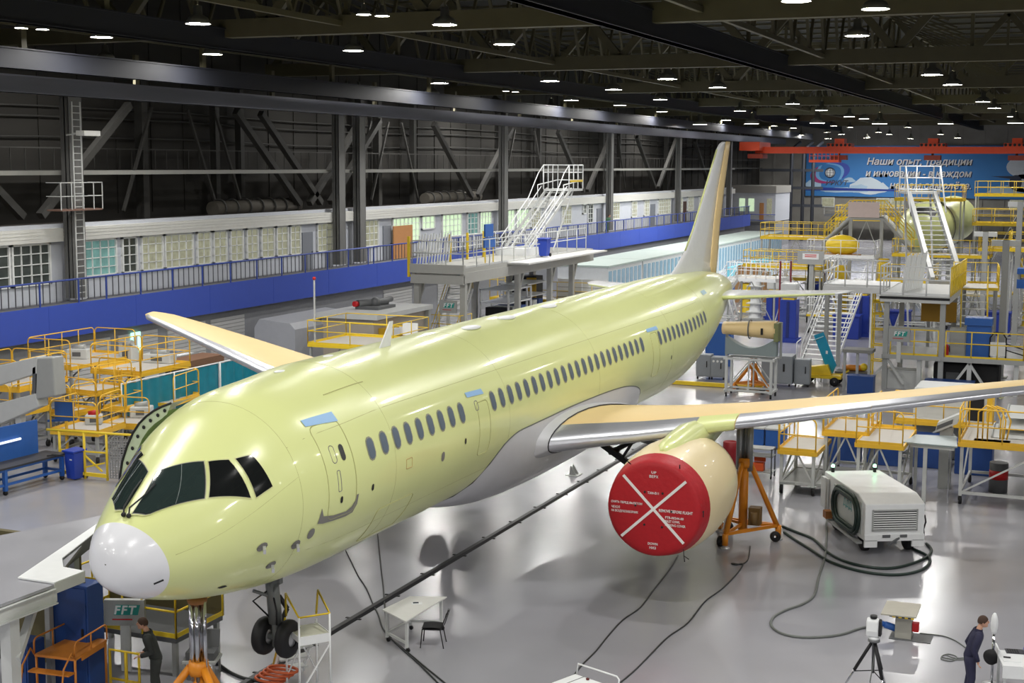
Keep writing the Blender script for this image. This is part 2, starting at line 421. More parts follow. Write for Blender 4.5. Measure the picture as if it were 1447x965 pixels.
NS = [sqrt(v) for v in NY]
TYy = [9,28,30,33,36,38.5,40.2,41.3]
TT = [2.03,2.03,2.03,2.0,1.92,1.75,1.5,1.2]
TB = [-2.03,-2.03,-1.88,-1.3,-.5,.1,.45,.7]
TW = [2.03,2.03,2.0,1.8,1.4,.95,.6,.3]
_c = {}
def section(y):
    if y not in _c:
        if y < 9:
            s = sqrt(max(0, y)); _c[y] = (pchip(NS, NT, s), pchip(NS, NB, s), max(.001, pchip(NS, NW, s)))
        else: _c[y] = (pchip(TYy, TT, y), pchip(TYy, TB, y), pchip(TYy, TW, y))
    return _c[y]
def surf(y, t, off=0.):
    T, B, w = section(y); h = (T-B)/2
    return Vector(((w+off)*cos(t), y, (T+B)/2+(h+off)*sin(t)))
PRI = mat('green yellow primer', srgb(226, 233, 160), .3, coat=.4, noise=.05, scale=.6)
nt = PRI.node_tree
RAD = mat('white radome paint', srgb(236, 237, 240), .25, coat=.5, noise=.01)
GFR = mat('fairing grey paint', srgb(196, 197, 200), .35, coat=.3, noise=.03)
SLAT = mat('bare slat metal', srgb(206, 208, 214), .3, .7, noise=.04)
GLASS = mat('cockpit glass', srgb(42, 54, 52), .04, coat=1., noise=.15)
GLASSD = mat('cockpit side glass', srgb(26, 28, 28), .05, coat=.6, noise=.1)
WPAN = mat('cabin window pane', srgb(104, 116, 128), .25, noise=.08)
WFRM = mat('cabin window rim', srgb(150, 150, 130), .5)
SEAM = mat('panel seam', srgb(176, 176, 112), .6)
BLT = mat('blue protective tape', srgb(150, 192, 232), .5)
GPR = mat('grey sealant patch', srgb(128, 126, 120), .5)
AC = root('airliner', 'twin engine airliner in pale yellow green primer standing on jacks', 'aircraft', (0, 0, 4.6))
NTH = 128
ths = [2*pi*i/NTH for i in range(NTH)]
def ye(t): return .61-.22*sin(t)
# radome, fuselage
rows = []
for k in range(23):
    f = (k/22)**1.7
    rows.append([surf(max(1e-4, f*ye(t)), t) for t in ths])
MB().grid(rows, True).build('radome', RAD, AC, label='white rounded nose radome')
ylist = [.9+.07*i for i in range(45)]+[4.1+.2*i for i in range(20)]+[8.2,8.6,9]+list(range(11, 28, 2))+[28+.5*i for i in range(27)]+[41.3]
rows = [[surf(ye(t), t) for t in ths]]+[[surf(y, t) for t in ths] for y in ylist]
m = MB().grid(rows, True); m.f.append(tuple(len(m.v)-NTH+i for i in range(NTH))); m.s.append(False)
FUS = m.build('fuselage', PRI, AC)
MB().lathe([(0,.26),(.22,.2),(.2,.14),(-.1,.12),(-.1,0)], (0,41.25,.95), (0,1,.08), 16).build('exhaust_ring', BLK, AC)
def patch(corners, name, m_, off=.012, nu=8, nv=6, parent=None, thick=.0, label=None, o0=None):
    """sheet following the skin between four (y, angle) corners"""
    a, b, c, d = corners; rows = []
    for j in range(nv+1):
        v = j/nv; row = []
        for i in range(nu+1):
            u = i/nu
            y = (a[0]*(1-u)+b[0]*u)*(1-v)+(d[0]*(1-u)+c[0]*u)*v
            t = (a[1]*(1-u)+b[1]*u)*(1-v)+(d[1]*(1-u)+c[1]*u)*v
            row.append(surf(y, t, off))
        rows.append(row)
    return MB().grid(rows).build(name, m_, parent or AC, label=label)
def grow(cs, k):
    cy = sum(c[0] for c in cs)/4; ct = sum(c[1] for c in cs)/4
    return [(c[0]+(c[0]-cy)*k, c[1]+(c[1]-ct)*k) for c in cs]
def pane(cs, label=None):
    fr = patch(grow(cs, .1), 'window_frame', mat('window surround', srgb(212, 214, 150), .4), .010)
    patch(grow(cs, .03), 'gasket', BLK, .014, parent=fr)
    patch(cs, 'side_pane', GLASSD, .018, parent=fr)
# port windshield: lower inner, lower outer, upper outer, upper inner
def wind(cs, extra=None):
    """five sided pane: inner bottom, knee, outer bottom, outer top, inner top"""
    ib, kn, ob, ot, it = cs
    def mk(off, k, name, m_, parent):
        cy = sum(c[0] for c in cs)/5; ct = sum(c[1] for c in cs)/5
        g = [(c[0]+(c[0]-cy)*k, c[1]+(c[1]-ct)*k) for c in cs]
        IB, KN, OB, OT, IT = g; rows = []; nu, nv = 14, 8
        f = .32
        def bot(u): return tuple((IB[i]+(KN[i]-IB[i])*u/f) if u < f else (KN[i]+(OB[i]-KN[i])*(u-f)/(1-f)) for i in (0,1))
        def top(u): return tuple(IT[i]+(OT[i]-IT[i])*u for i in (0,1))
        for j in range(nv+1):
            v = j/nv
            rows.append([surf(max(.05, bot(i/nu)[0]*(1-v)+top(i/nu)[0]*v), bot(i/nu)[1]*(1-v)+top(i/nu)[1]*v, off) for i in range(nu+1)])
        return MB().grid(rows).build(name, m_, parent)
    fr = mk(.010, .09, 'window_frame', mat('window surround', srgb(212, 214, 150), .4), AC)
    mk(.014, .05, 'gasket', mat('light gasket', srgb(150,156,140), .5), fr); mk(.016, .03, 'gasket', BLK, fr); pn = mk(.020, 0, 'windshield_pane', GLASS, fr)
    c_ = [((kn[i]+ob[i])/2, (it[i]*.45+ot[i]*.55)) for i in (0,1)]
    MB().tube([surf(c_[0][0]*(1-k/5)+c_[0][1]*k/5, c_[1][0]*(1-k/5)+c_[1][1]*k/5, .02) for k in range(6)], .006, 4).build('heater_bus', mat('dull metal strip', srgb(120,128,124), .4), pn)
wind([(.60,1.40),(.68,1.112),(1.49,.725),(1.93,1.115),(1.46,1.575)])
wind([(.64,1.66),(.66,1.924),(1.12,2.30),(2.0,2.20),(1.46,1.74)])
for sg in (0, 1):
    fl = (lambda c: [(y, pi-t) for y, t in c]) if sg else (lambda c: c)
    pane(fl([(1.58,.686),(2.22,.379),(2.25,.899),(2.00,1.058)]))
    pane(fl([(2.33,.345),(2.68,.353),(2.62,.76),(2.36,.85)]))
# wipers
for a, b in (((.62,1.52),(.95,1.44)), ((.62,1.66),(1.0,1.72))):
    w = MB().tube([surf(a[0]-.12, a[1]-.1, .04), surf(a[0], a[1], .06), surf(b[0], b[1], .05), surf(b[0]+.25, b[1]+.0, .04)], .016, 5).build('wiper', BLK, AC)
    MB().ball(surf(a[0]-.12, a[1]-.1, .04), .045, 8).build('wiper_pivot', BLK, w)
# cabin windows, port side
def stadium(w, h, n=5):
    r = w/2; p = []
    for i in range(n+1): a = pi*i/n; p.append((r*cos(a), h/2-r+r*sin(a)))
    for i in range(n+1): a = pi+pi*i/n; p.append((r*cos(a), -h/2+r+r*sin(a)))
    return p
def skin_shape(yc, tc, pts, off, name, m_, parent=None):
    R = 2.03; m = MB(); v = [surf(yc+px, tc+pz/R, off) for px, pz in pts]; c = surf(yc, tc, off); n = len(v)
    m.add(v+[c], [(i, (i+1) % n, n) for i in range(n)], True)
    return m.build(name, m_, parent or AC)
ys = [5.724+.529*i for i in range(9)]; ys += [ys[-1]+1.783+.529*i for i in range(23)]; ys += [ys[-1]+1.912+.529*i for i in range(12)]
for y in ys:
    w = skin_shape(y, .283, stadium(.30, .50), .006, 'cabin_window', WFRM)
    skin_shape(y, .283, stadium(.235, .43), .011, 'pane', WPAN, w)
# door outlines, patches, ports
def outline(yc, tc, w, h, r, name, m_=SEAM, off=.005, th=.011, n=4, label=None, parent=None):
    p = []
    for cx_, cz_, a0 in ((w/2-r, h/2-r, 0), (-w/2+r, h/2-r, pi/2), (-w/2+r, -h/2+r, pi), (w/2-r, -h/2+r, 1.5*pi)):
        for i in range(n+1): a = a0+pi/2*i/n; p.append((cx_+r*cos(a), cz_+r*sin(a)))
    q = []
    for i in range(len(p)):
        a, b = p[i], p[(i+1) % len(p)]; k = max(1, int(max(abs(b[0]-a[0]), abs(b[1]-a[1]))/.12))
        for j in range(k): q.append((a[0]+(b[0]-a[0])*j/k, a[1]+(b[1]-a[1])*j/k))
    return MB().tube([surf(yc+a, tc+b/2.03, off-th*.5) for a, b in q], th, 4, True).build(name, m_, parent or AC, label=label)
D1 = outline(4.55, .22, .95, 1.95, .16, 'passenger_door')
outline(4.42, .37, .15, .36, .07, 'door_window', GPR, th=.009, parent=D1)
skin_shape(4.72, .36, stadium(.15, .34), .008, 'door_latch_window', mat('dark latch pocket', srgb(60,62,60), .4), D1)
outline(4.45, .10, .1, .42, .03, 'handle_slot', GPR, th=.009, parent=D1)
outline(11.1, .02, .62, 1.25, .1, 'overwing_exit'); outline(24.7, .05, .7, 1.4, .1, 'aft_exit')
outline(10.8, .30, .16, .22, .05, 'exit_window', GPR)
outline(7.2, -.02, .26, .2, .02, 'access_hatch', mat('hatch seam', srgb(190,168,100), .6)); outline(6.9, -.62, 1.6, .9, .08, 'cargo_hatch')
patch([(4.05,.72),(5.05,.66),(5.06,.775),(4.04,.80)], 'blue_tape', BLT, .012, label='blue tape strip over the front door')
patch([(10.45,.42),(11.35,.40),(11.3,.465),(10.42,.48)], 'blue_tape', BLT, .012, label='blue tape strip over the middle exit')
patch([(24.2,.43),(25.35,.42),(25.3,.48),(24.2,.485)], 'blue_tape', BLT, .012)
patch([(32.3,.66),(33.0,.66),(33.0,.76),(32.3,.76)], 'blue_tape', mat('pale blue tape', srgb(176,206,214), .5), .012)
# grey J shaped seal mark below the front door
J = MB()
jp = [((3.78,-.255),(3.86,-.105)), ((3.96,-.275),(3.94,-.195)), ((4.3,-.285),(4.28,-.225)), ((4.75,-.29),(4.72,-.235)), ((4.98,-.275),(4.9,-.205)), ((5.1,-.2),(5.0,-.16)), ((5.12,-.1),(5.04,-.1))]
rows = []
for a, b in jp: rows.append([surf(a[0]+(b[0]-a[0])*k/3, a[1]+(b[1]-a[1])*k/3, .008) for k in range(4)])
J.grid(rows).build('sealant_mark', GPR, AC, label='grey curved sealant mark under the door')
for y, t, w, h in ((3.66,-.345,.2,.24),(8.84,-.106,.16,.22)): skin_shape(y, t, stadium(w, h), .008, 'sensor_port', GPR)
for y, t in ((5.66,-.10),(10.0,-.04),(4.5,-.09),(26.4,-.1)): skin_shape(y, t, stadium(.085, .14), .009, 'vent_hole', BLK)
for y, t in ((2.41,-.286),(3.3,-.42),(2.86,-.62)):
    p = skin_shape(y, t, stadium(.24, .22), .008, 'probe_plate', GPR)
    c = surf(y, t, .05); MB().bar(c, c+Vector((.1,-.14,-.03)), .05, .08).build('probe', ALU, p)
skin_shape(2.0, -.86, stadium(.2, .14), .008, 'drain_port', BLK)
skin_shape(9.9, -1.08, stadium(.5, .2), .008, 'drain_port', BLK)
m = MB(); m.bar(surf(.5,-.62,.004), surf(.62,-.5,.004), .02, .03); m.build('radome_mark', BLK, AC)
for y in (3.32, 6.62, 12.6, 19.2, 26.6, 31.5):
    MB().tube([surf(y, t, -.004) for t in ths], .007, 4, True).build('panel_seam', SEAM, AC)
for t in (.62, -.55):
    MB().tube([surf(3.32+.5*i, t, -.004) for i in range(56)], .007, 4).build('panel_seam', SEAM, AC)
MB().tube([surf(.75+(3.3-.75)*i/20, .05+.25*i/20, -.004) for i in range(21)], .006, 4).build('panel_seam', SEAM, AC)
MB().tube([surf(5.3+.3*i, .98-.004*i, .001) for i in range(6)], .012, 4).build('stringer_scratch', SEAM, AC)
# antennas on the roof
b = surf(9.5, 1.45); MB().prism([b+Vector((-.015,-.22,0)), b+Vector((-.015,.28,0)), b+Vector((-.015,.42,.55)), b+Vector((-.015,.28,.55))], (.03,0,0)).build('blade_antenna', WHT, AC)
for y, t in ((13.95,1.39),(16.4,1.42),(19.7,1.45),(5.6,1.6),(7.6,1.62)):
    c = surf(y, t); k = .45 if y > 10 else .18
    MB().ball((c.x, c.y, c.z), k, 12, (.5, 1, .12)).build('antenna_blister', WHT, AC)
# open starboard door leaf standing off the fuselage
YD = 4.2
OUT = [(169,690),(170,672),(173,652),(180,630),(188,612),(197,598),(207,588),(218,580),(230,574),(242,569.5)]
INN = [(180,694),(183,676),(187,656),(194,636),(201,620),(209,608),(218,599),(228,592),(236,585),(238,580)]
def dq(p, s, k=0): v = at(p[0], p[1], YD, 1); return Vector((v.x+k, YD+s, v.z-4.6))
rO = [[dq(p, s) for s in (0, .25, .5, .8)] for p in OUT]; rI = [[dq(p, s) for s in (0, .25, .5, .8)] for p in INN]
GIN = mat('inner door primer', srgb(200, 214, 182), .5, noise=.12)
GDK = mat('inner door green', srgb(120, 146, 96), .6, noise=.25)
dl = MB().grid(rO).build('open_door', PRI, AC, label='open service door leaf on the far side of the nose')
MB().grid(rI).build('door_lining', GDK, dl)
MB().grid([[a_[0], b_[0]] for a_, b_ in zip(rO, rI)], smooth=False).build('door_edge', GIN, dl)
MB().tube([a_[0]+Vector((0,-.01,0)) for a_ in rO], .025, 5).build('door_seal', BLK, dl)
for i in range(1, 9): MB().ball(rO[i][0].lerp(rI[i][0], .55)+Vector((0,-.015,0)), .04, 8, (1,.4,1)).build('door_latch', BLK, dl)
# belly fairing
FY = [10.9,11.3,11.6,12.0,12.6,13.4,14.8,16.9,19.3,21.4,22.8,23.6,24.3,25.2,26.2]
FT = [-90,-66,-50,-27,-15.5,-11.5,-11.2,-10.6,-11.4,-13.9,-19,-26,-42,-62,-88]
FB = [0,.05,.10,.18,.28,.38,.46,.50,.50,.46,.40,.32,.22,.1,0]
rows = []
for i in range(61):
    y = 10.92+(26.15-10.92)*i/60; tt = radians(pchip(FY, FT, y)); bu = pchip(FY, FB, y); row = []
    for j in range(41):
        u = j/40*2-1; tA = -pi/2+u*(tt+pi/2)
        g = 1-abs(u); g = sin(min(1, g*2.2)*pi/2)
        dn = max(0, -sin(tA)); R = 2.03+.012+bu*g*(.55+.6*dn)
        if u < 0: tA = -pi/2+u*(tt+pi/2)
        row.append(Vector((R*cos(tA), y, R*sin(tA))))
    rows.append(row)
BFR = MB().grid(rows).build('belly_fairing', GFR, AC, label='grey painted belly fairing')
MB().tube([rows[i][40] for i in range(61)], .014, 4).build('fairing_edge', mat('sealant bead', srgb(96,100,96), .5), BFR)
# wings
WS = [ # x, yLE, zLE, chord, thickness
 (1.4, 13.9, -1.12, 8.0, 1.02), (2.6, 14.75, -1.0, 6.9, .90), (4.2, 15.75, -.86, 5.7, .70), (6.3, 17.1, -.64, 4.5, .52), (9.0, 18.75, -.36, 3.7, .42), (12.0, 20.6, -.03, 3.0, .33), (15.0, 22.45, .28, 2.3, .25), (17.0, 23.75, .47, 1.7, .17), (17.55, 24.4, .52, 1.05, .1), (17.75,25.0,.54,.35,.04)]
def wsec(x):
    for a, b in zip(WS[:-1], WS[1:]):
        if x <= b[0]:
            f = (x-a[0])/(b[0]-a[0]); return [p+(q-p)*f for p, q in zip(a, b)]
    return list(WS[-1])
def foil(x, u, up):
    """point of the section at chord fraction u"""
    _, y, z, c, th = wsec(x); t = th*(1.49*sqrt(u)-.63*u-1.758*u*u+1.4215*u**3-.5075*u**4)*(1.05 if up else .95)
    inc = .045*c
    return (y+u*c, z-u*inc*.3+(t*.95 if up else -t*.75)+.02*c*sin(pi*u)*.8)
us = [0,.004,.015,.035,.07,.12,.2,.3,.42,.55,.68,.8,.9,1.]
def wing_mesh(sx, u0, u1, xs, off=0., closed=True):
    rows = []
    for x in xs:
        up = [u for u in us if u0 <= u <= u1]
        r = []
        for u in reversed(up): y, z = foil(x, u, True); r.append((sx*x, y-off*(1-u*6), z+off))
        for u in up[1:]: y, z = foil(x, u, False); r.append((sx*x, y-off*(1-u*6), z-off))
        rows.append(r)
    m = MB().grid(rows, closed)
    if closed:
        n = len(rows[0]); m.f += [tuple(range(n)), tuple(len(m.v)-n+i for i in range(n))]; m.s += [False, False]
    return m
def xr(a, b, n): return [a+(b-a)*i/n for i in range(n+1)]
for sx in (1, -1):
    wg = wing_mesh(sx, 0, 1, xr(1.4, 17.0, 26)+[17.25,17.55,17.66,17.75]).build('wing', TAN, AC, label='tan primed wing with bare metal leading edge')
    for a, b in ((2.05, 5.5), (6.45, 9.6), (9.61, 12.7), (12.71, 15.8), (15.81, 17.3)):
        wing_mesh(sx, 0, .12, xr(a, b, 8), .014, False).build('leading_edge_slat', SLAT, wg)
    for x, l in ((6.3, 2.0), (9.6, 1.7), (12.6, 1.3)):
        _, y, z, c, th = wsec(x)
        MB().ball((sx*x, y+c*.82, z-.22), 1, 12, (.13, l*.6, .2)).build('flap_fairing', PRI, wg)
for sx in (1, -1):
    rows = []
    for x, of in ((1.5,.2),(1.85,.12),(2.1,.06),(2.28,.02)):
        r = []
        for u in reversed(us): y, z = foil(x, u, True); r.append((sx*x, y-of*(1-u*2), z+of))
        for u in us[1:]: y, z = foil(x, u, False); r.append((sx*x, y-of*(1-u*2), z-of))
        rows.append(r)
    rc = MB().grid(rows, True).build('wing_root_fairing', GFR, AC)
    MB().tube([Vector(v) for v in rows[-1]], .018, 4, True).build('root_seal', BLK, rc)
# tail
def slab(name, m_, pts, parent):  # list of (le point, te point, thickness vector)
    rows = []
    for le, te, th in pts:
        le, te, th = Vector(le), Vector(te), Vector(th); r = []
        for u in (1,.7,.4,.2,.08,.02,0): r.append(le.lerp(te, u)+th*(sqrt(u)*(1-u)*1.9 if u < 1 else .03))
        for u in (.02,.08,.2,.4,.7,1): r.append(le.lerp(te, u)-th*(sqrt(u)*(1-u)*1.9 if u < 1 else .03))
        rows.append(r)
    m = MB().grid(rows, True); n = len(rows[0]); m.f += [tuple(range(n)), tuple(len(m.v)-n+i for i in range(n))]; m.s += [False, False]
    return m.build(name, m_, parent)
FINW = mat('white fin paint', srgb(226, 228, 228), .35, coat=.3)
H = [(1.7,32.2,39.9),(1.95,32.9,38.75),(2.25,33.75,38.82),(2.8,34.95,38.95),(3.57,36.0,39.15),(5.05,37.6,39.72),(6.75,39.45,40.75),(6.98,39.9,40.86),(7.08,40.4,40.9)]
FN = slab('fin', FINW, [((0,a,z),(0,b,z),(.2*(1-z/11),0,0)) for z, a, b in H], AC)
slab('fin_leading_edge', PRI, [((0,a-.03,z),(0,a+.22,z),(.045,0,0)) for z, a, b in H[3:7]], FN)
slab('rudder', TAN, [((0,b+.03,z),(0,t,z),(.11*(1-z/11),0,0)) for z, b, t in ((1.5,38.75,39.78),(1.95,38.78,39.95),(3.57,39.18,40.3),(5.05,39.75,40.85),(6.75,40.78,41.62),(7.1,40.95,41.72))], FN)
for sx in (1, -1):
    hs = slab('tailplane', FINW, [((sx*.6,34.6,1.0),(sx*.6,39.4,.95),(0,0,.22)), ((sx*2.0,35.6,1.0),(sx*2.0,39.7,.96),(0,0,.17)), ((sx*5.2,38.5,1.02),(sx*5.2,40.7,1.0),(0,0,.08)), ((sx*5.6,39.4,1.02),(sx*5.6,40.8,1.01),(0,0,.03))], AC)
    slab('tailplane_leading_edge', PRI, [((sx*1.3,35.05,1.0),(sx*1.3,35.4,1.0),(0,0,.12)), ((sx*2.0,35.56,1.0),(sx*2.0,35.95,1.0),(0,0,.1)), ((sx*5.2,38.46,1.02),(sx*5.2,38.7,1.02),(0,0,.045))], hs)
# engines
NACT = mat('tan nacelle primer', srgb(236, 218, 172), .4, coat=.2, noise=.04, scale=1)
for sx in (1, -1):
    o = Vector((sx*5.45, 13.4, -2.05))
    e = MB().lathe([(.5,.95),(.15,1.0),(0,1.08),(.06,1.15),(.4,1.25),(1.0,1.34),(1.8,1.37),(2.6,1.33),(3.3,1.22),(3.7,1.12),(3.65,1.0),(3.0,.9)], o, (0,1,0), 48).build('engine_nacelle', NACT, AC, label='tan primed engine nacelle')
    MB().lathe([(2.6,.85),(3.6,.78),(4.6,.55),(4.55,.45),(3.9,.3),(5.3,.05),(5.32,0)], o, (0,1,0), 32).build('exhaust_nozzle', DGR, e)
    MB().lathe([(.7,0),(.7,.97)], o, (0,1,0), 32).build('fan_face', BLK, e)
    # pylon
    P = []
    for y, zt, zb, w in ((14.0,1.34,.8,.10),(14.4,1.44,.9,.28),(15.2,1.5,.9,.36),(16.2,1.56,.9,.38),(17.4,1.55,.9,.38),(19.4,1.2,.95,.2),(21.5,1.25,1.0,.06)):
        r = []
        for kx, kz in ((-1,0),(-1,.6),(-.7,.9),(0,1),(.7,.9),(1,.6),(1,0)): r.append((o.x+kx*w, y, o.z+zb+(zt-zb)*kz))
        P.append(r)
    pm = MB().grid(P, True); pm.f += [tuple(range(7)), tuple(len(pm.v)-7+i for i in range(7))]; pm.s += [False]*2
    py = pm.build('engine_pylon', PRI, AC)
    wing_mesh(sx, 0, .12, xr(5.52, 6.43, 6), .03, False).build('pylon_cap', PRI, py)
# nose gear
DK = mat('gear leg grey', srgb(120, 124, 122), .35, .2)
ng = MB(); ng.cyl((0,5.05,-1.9),(0,5.2,-3.1), .14); ng.cyl((0,5.2,-2.8),(0,5.22,-3.6), .085)
ng.bar((-.2,5.12,-2.2),(.2,5.12,-2.2), .12); ng.tube([(-.22,4.75,-2.35),(0,5.1,-2.55),(.2,4.95,-2.25)], .04); ng.cyl((-.32,5.22,-3.42),(.32,5.22,-3.42), .07)
NG = ng.build('nose_gear', DK, AC)
ng = MB(); ng.tube([(.05,5.05,-2.5),(.22,4.9,-2.75),(.12,5.05,-3.1)], .02, 5); ng.tube([(-.05,5.0,-2.4),(-.3,4.85,-2.6),(-.05,5.1,-3.0)], .02, 5); ng.bar((0,5.35,-2.6),(0,5.65,-2.95), .07); ng.bar((0,5.65,-2.95),(0,5.25,-3.3), .07)
ng.build('torque_link', BLK, NG)
for sx in (-1, 1):
    w = MB().lathe([(-.12,.16),(-.13,.28),(-.1,.36),(-.04,.39),(.04,.39),(.1,.36),(.13,.28),(.12,.16)], (sx*.27,5.22,-3.42), (1,0,0), 28).build('nose_wheel', BLK, NG)
    MB().lathe([(-.1,0),(-.1,.17),(.1,.17),(.1,0)], (sx*.27,5.22,-3.42), (1,0,0), 20).build('wheel_hub', ALU, w)
patch([(4.3,-1.45),(5.9,-1.45),(5.75,-1.22),(4.5,-1.27)], 'gear_bay', BLK, .006)
patch([(4.3,-1.95),(5.9,-1.95),(5.9,-1.45),(4.3,-1.45)], 'gear_bay', BLK, .006)
# main gear and the open gear-door linkage beside the engine
for sx in (1, -1):
    g = MB(); g.cyl((sx*3.6,20.6,-.9),(sx*3.5,20.7,-3.1), .17); g.bar((sx*3.5,20.6,-2.0),(sx*2.0,20.3,-1.6), .14)
    G = g.build('main_gear', DK, AC)
    for dx in (-.45, .45): MB().lathe([(-.2,.25),(-.2,.5),(-.1,.58),(.1,.58),(.2,.5),(.2,.25),(.15,0),(-.15,0)], (sx*3.5+dx,20.7,-3.15), (1,0,0), 24).build('main_wheel', BLK, G)
gq = lambda x, y, Y=18.5: tuple(at(x, y, Y, 1)-Vector((0,0,4.6)))
g = MB(); g.bar(gq(846,624), gq(890,656), .15); g.bar(gq(860,640), gq(898,622,19), .11); g.bar(gq(880,646), gq(897,620), .07); g.bar(gq(872,641), gq(882,622,19), .05)
g.build('gear_linkage', BLK, AC)
# red intake cover
COVER = mat('red cover fabric', srgb(176, 16, 28), .55, noise=.1, scale=9, bump=.5)
oc = Vector((5.45, 13.4, 2.55))
cv = root('engine_cover', 'round red intake cover with a white cross on the engine', 'cover', oc)
MB().lathe([(.42,1.262),(.25,1.225),(.1,1.185),(-.03,1.16),(-.07,1.11),(-.085,1.0),(-.09,0)], (0,0,0), (0,1,0), 56).build('cover_skirt', COVER, cv)
WTAPE = mat('white webbing', srgb(236,232,228), .6)
for a in (radians(43), radians(-45)):
    yo = -.098 if a > 0 else -.101
    MB().bar((-1.08*cos(a),yo,-1.08*sin(a)), (1.08*cos(a),yo,1.08*sin(a)), .066, .012, up=(0,1,0)).build('cross_strap', WTAPE, cv)
def ct(body, x0, x1, z, h):
    o = text('lettering', body, 1.0, WTAPE, cv, ext=.003, bold=.012)
    xs = [v.co.x for v in o.data.vertices]; ys_ = [v.co.y for v in o.data.vertices]
    o.data.transform(Matrix.Translation((-min(xs), -min(ys_), 0))); o.data.transform(Matrix.Diagonal(((x1-x0)/(max(xs)-min(xs)), h/(max(ys_)-min(ys_)), 1, 1)))
    o.data.transform(frame((x0, -.1, z), (1,0,0), (0,0,1)))
ct('UP', -.06, .06, .86, .06); ct('ВЕРХ', -.11, .11, .76, .065); ct('Т300-В11', -.15, .13, .36, .06)
ct('СНЯТЬ ПЕРЕД ВЫЛЕТОМ', -1.06, -.28, .06, .065); ct('ЧЕХОЛ', -1.05, -.84, -.06, .06); ct('НА ВОЗДУХОЗАБОРНИК', -1.05, -.38, -.16, .07)
ct('REMOVE BEFORE FLIGHT', .14, .97, -.05, .07); ct('FTB-00244-00', .3, .75, -.2, .06); ct('INLET COWL', .3, .66, -.29, .06); ct('PARKING COVER', .3, .8, -.38, .06)
ct('DOWN', -.12, .12, -.88, .06); ct('НИЗ', -.08, .08, -.98, .065)
m = MB()
for x, z in ((-.22,.4),(.22,.4),(-.45,.05),(.45,-.02),(-.22,-.4),(.22,-.42)): m.ball((x,-.095,z), .03, 8)
m.build('vent_eyelets', BLK, cv)
m = MB(); m.tube([(.75,-.05,-.92),(.78,-.12,-1.05),(.8,-.1,-1.2)], .012, 5); m.tube([(.78,-.12,-1.05),(.9,-.1,-1.13)], .012, 5); m.tube([(1.16,.05,.0),(1.21,-.02,.06),(1.2,0,-.1)], .012, 5)
m.tube([(-.62,.02,1.02),(-.66,-.08,1.1)], .015, 5); m.tube([(.6,.02,1.02),(.62,-.05,1.12)], .015, 5)
m.build('tie_cords', BLK, cv)
# ------------------------------------------------------------------ jacks
def tripod_jack(name, label, base, top, collar, feet, rods, m_col, cen):
    r = root(name, label, 'jack', base)
    for i, (x, y) in enumerate(feet):
        l = MB(); u = Vector((x, y, 0)).normalized()
        l.tube([u*.16+Vector((0,0,collar-.06)), Vector((x, y, .32))], .075, 10); l.cyl((x, y, .1), (x, y, .42), .085, n=12)
        L = l.build('leg', ORG, r)
        MB().lathe([(0,0),(0,.13),(.03,.13),(.06,.05),(.14,.04)], (x, y, 0), (0,0,1), 14).build('foot_pad', ALU, L)
        p = Vector((x, y, 0))*.86; n_ = u.cross(Vector((0,0,1)))
        MB().lathe([(-.05,.05),(-.05,.15),(.05,.15),(.05,.05)], p+n_*.22+Vector((0,0,.15)), n_, 16).build('castor', BLK, L)
    b = MB(); k = len(feet)
    for i in range(k):
        a, c = Vector(feet[i]+(.42,)), Vector(feet[(i+1) % k]+(.42,)); b.bar(a, c, .07, .09)
    for x, y in feet: b.bar((x, y, .42), (0, 0, .5), .06, .08)
    b.build('base_brace', ORG, r)
    MB().lathe([(collar-.2,.12),(collar-.2,.17),(collar-.08,.19),(collar+.06,.18),(collar+.07,.1)], (0,0,0), (0,0,1), 20).build('collar', ORG, r)
    MB().cyl((0,0,.25), (0,0,collar), cen, n=16).build('cylinder', ORG, r)
    for x, y, rr in rods: MB().cyl((x, y, collar-.3), (x, y, top-.08), rr, n=14).build('ram', m_col, r)
    MB().lathe([(top-.14,.05),(top-.12,.17),(top-.05,.19),(top,.1),(top+.02,0)], (0,0,0), (0,0,1), 18).build('pad', mat('rusty jack pad', srgb(150,100,50), .6), r)
    return r
NJ = tripod_jack('tripod_jack', 'orange tripod jack with chrome rams under the aircraft nose', (0, 2.55, 0), 2.79, 1.5, [(-.95,-.35),(.95,-.35),(0,1.0)], [(-.15,0,.04),(.15,0,.04),(-.05,-.1,.04),(.05,-.1,.04),(0,.12,.05)], CHR, .11)
p = MB(); p.box(-.1,-.3,.25,.22,-.12,.6); p.tube([(.1,-.2,.6),(.16,-.22,.9),(.05,-.12,1.2)], .015, 5); p.cyl((.25,-.2,.35),(.25,-.2,.62), .06)
p.build('pump_unit', DGR, NJ)
WJ = tripod_jack('tripod_jack', 'tall orange tripod jack under the port wing beside the engine', (5.88, 20.75, 0), 3.86, 2.35, [(-.24,-1.08),(.92,.5),(-.85,.7)], [(-.14,-.02,.1),(.14,.02,.1),(0,.12,.08)], mat('grey jack ram', srgb(160,162,160), .3, .7), .13)
p = MB(); p.box(.22,-.32,.55,.55,0,1.05); p.cyl((.4,-.4,.6),(.4,-.4,.95), .1); p.build('pump_unit', mat('pump housing', srgb(120,92,48), .5), WJ)
MB().bar((-.32,-.9,.5), (-.14,-.2,2.1), .03, .14).build('warning_plate', WHT, WJ)
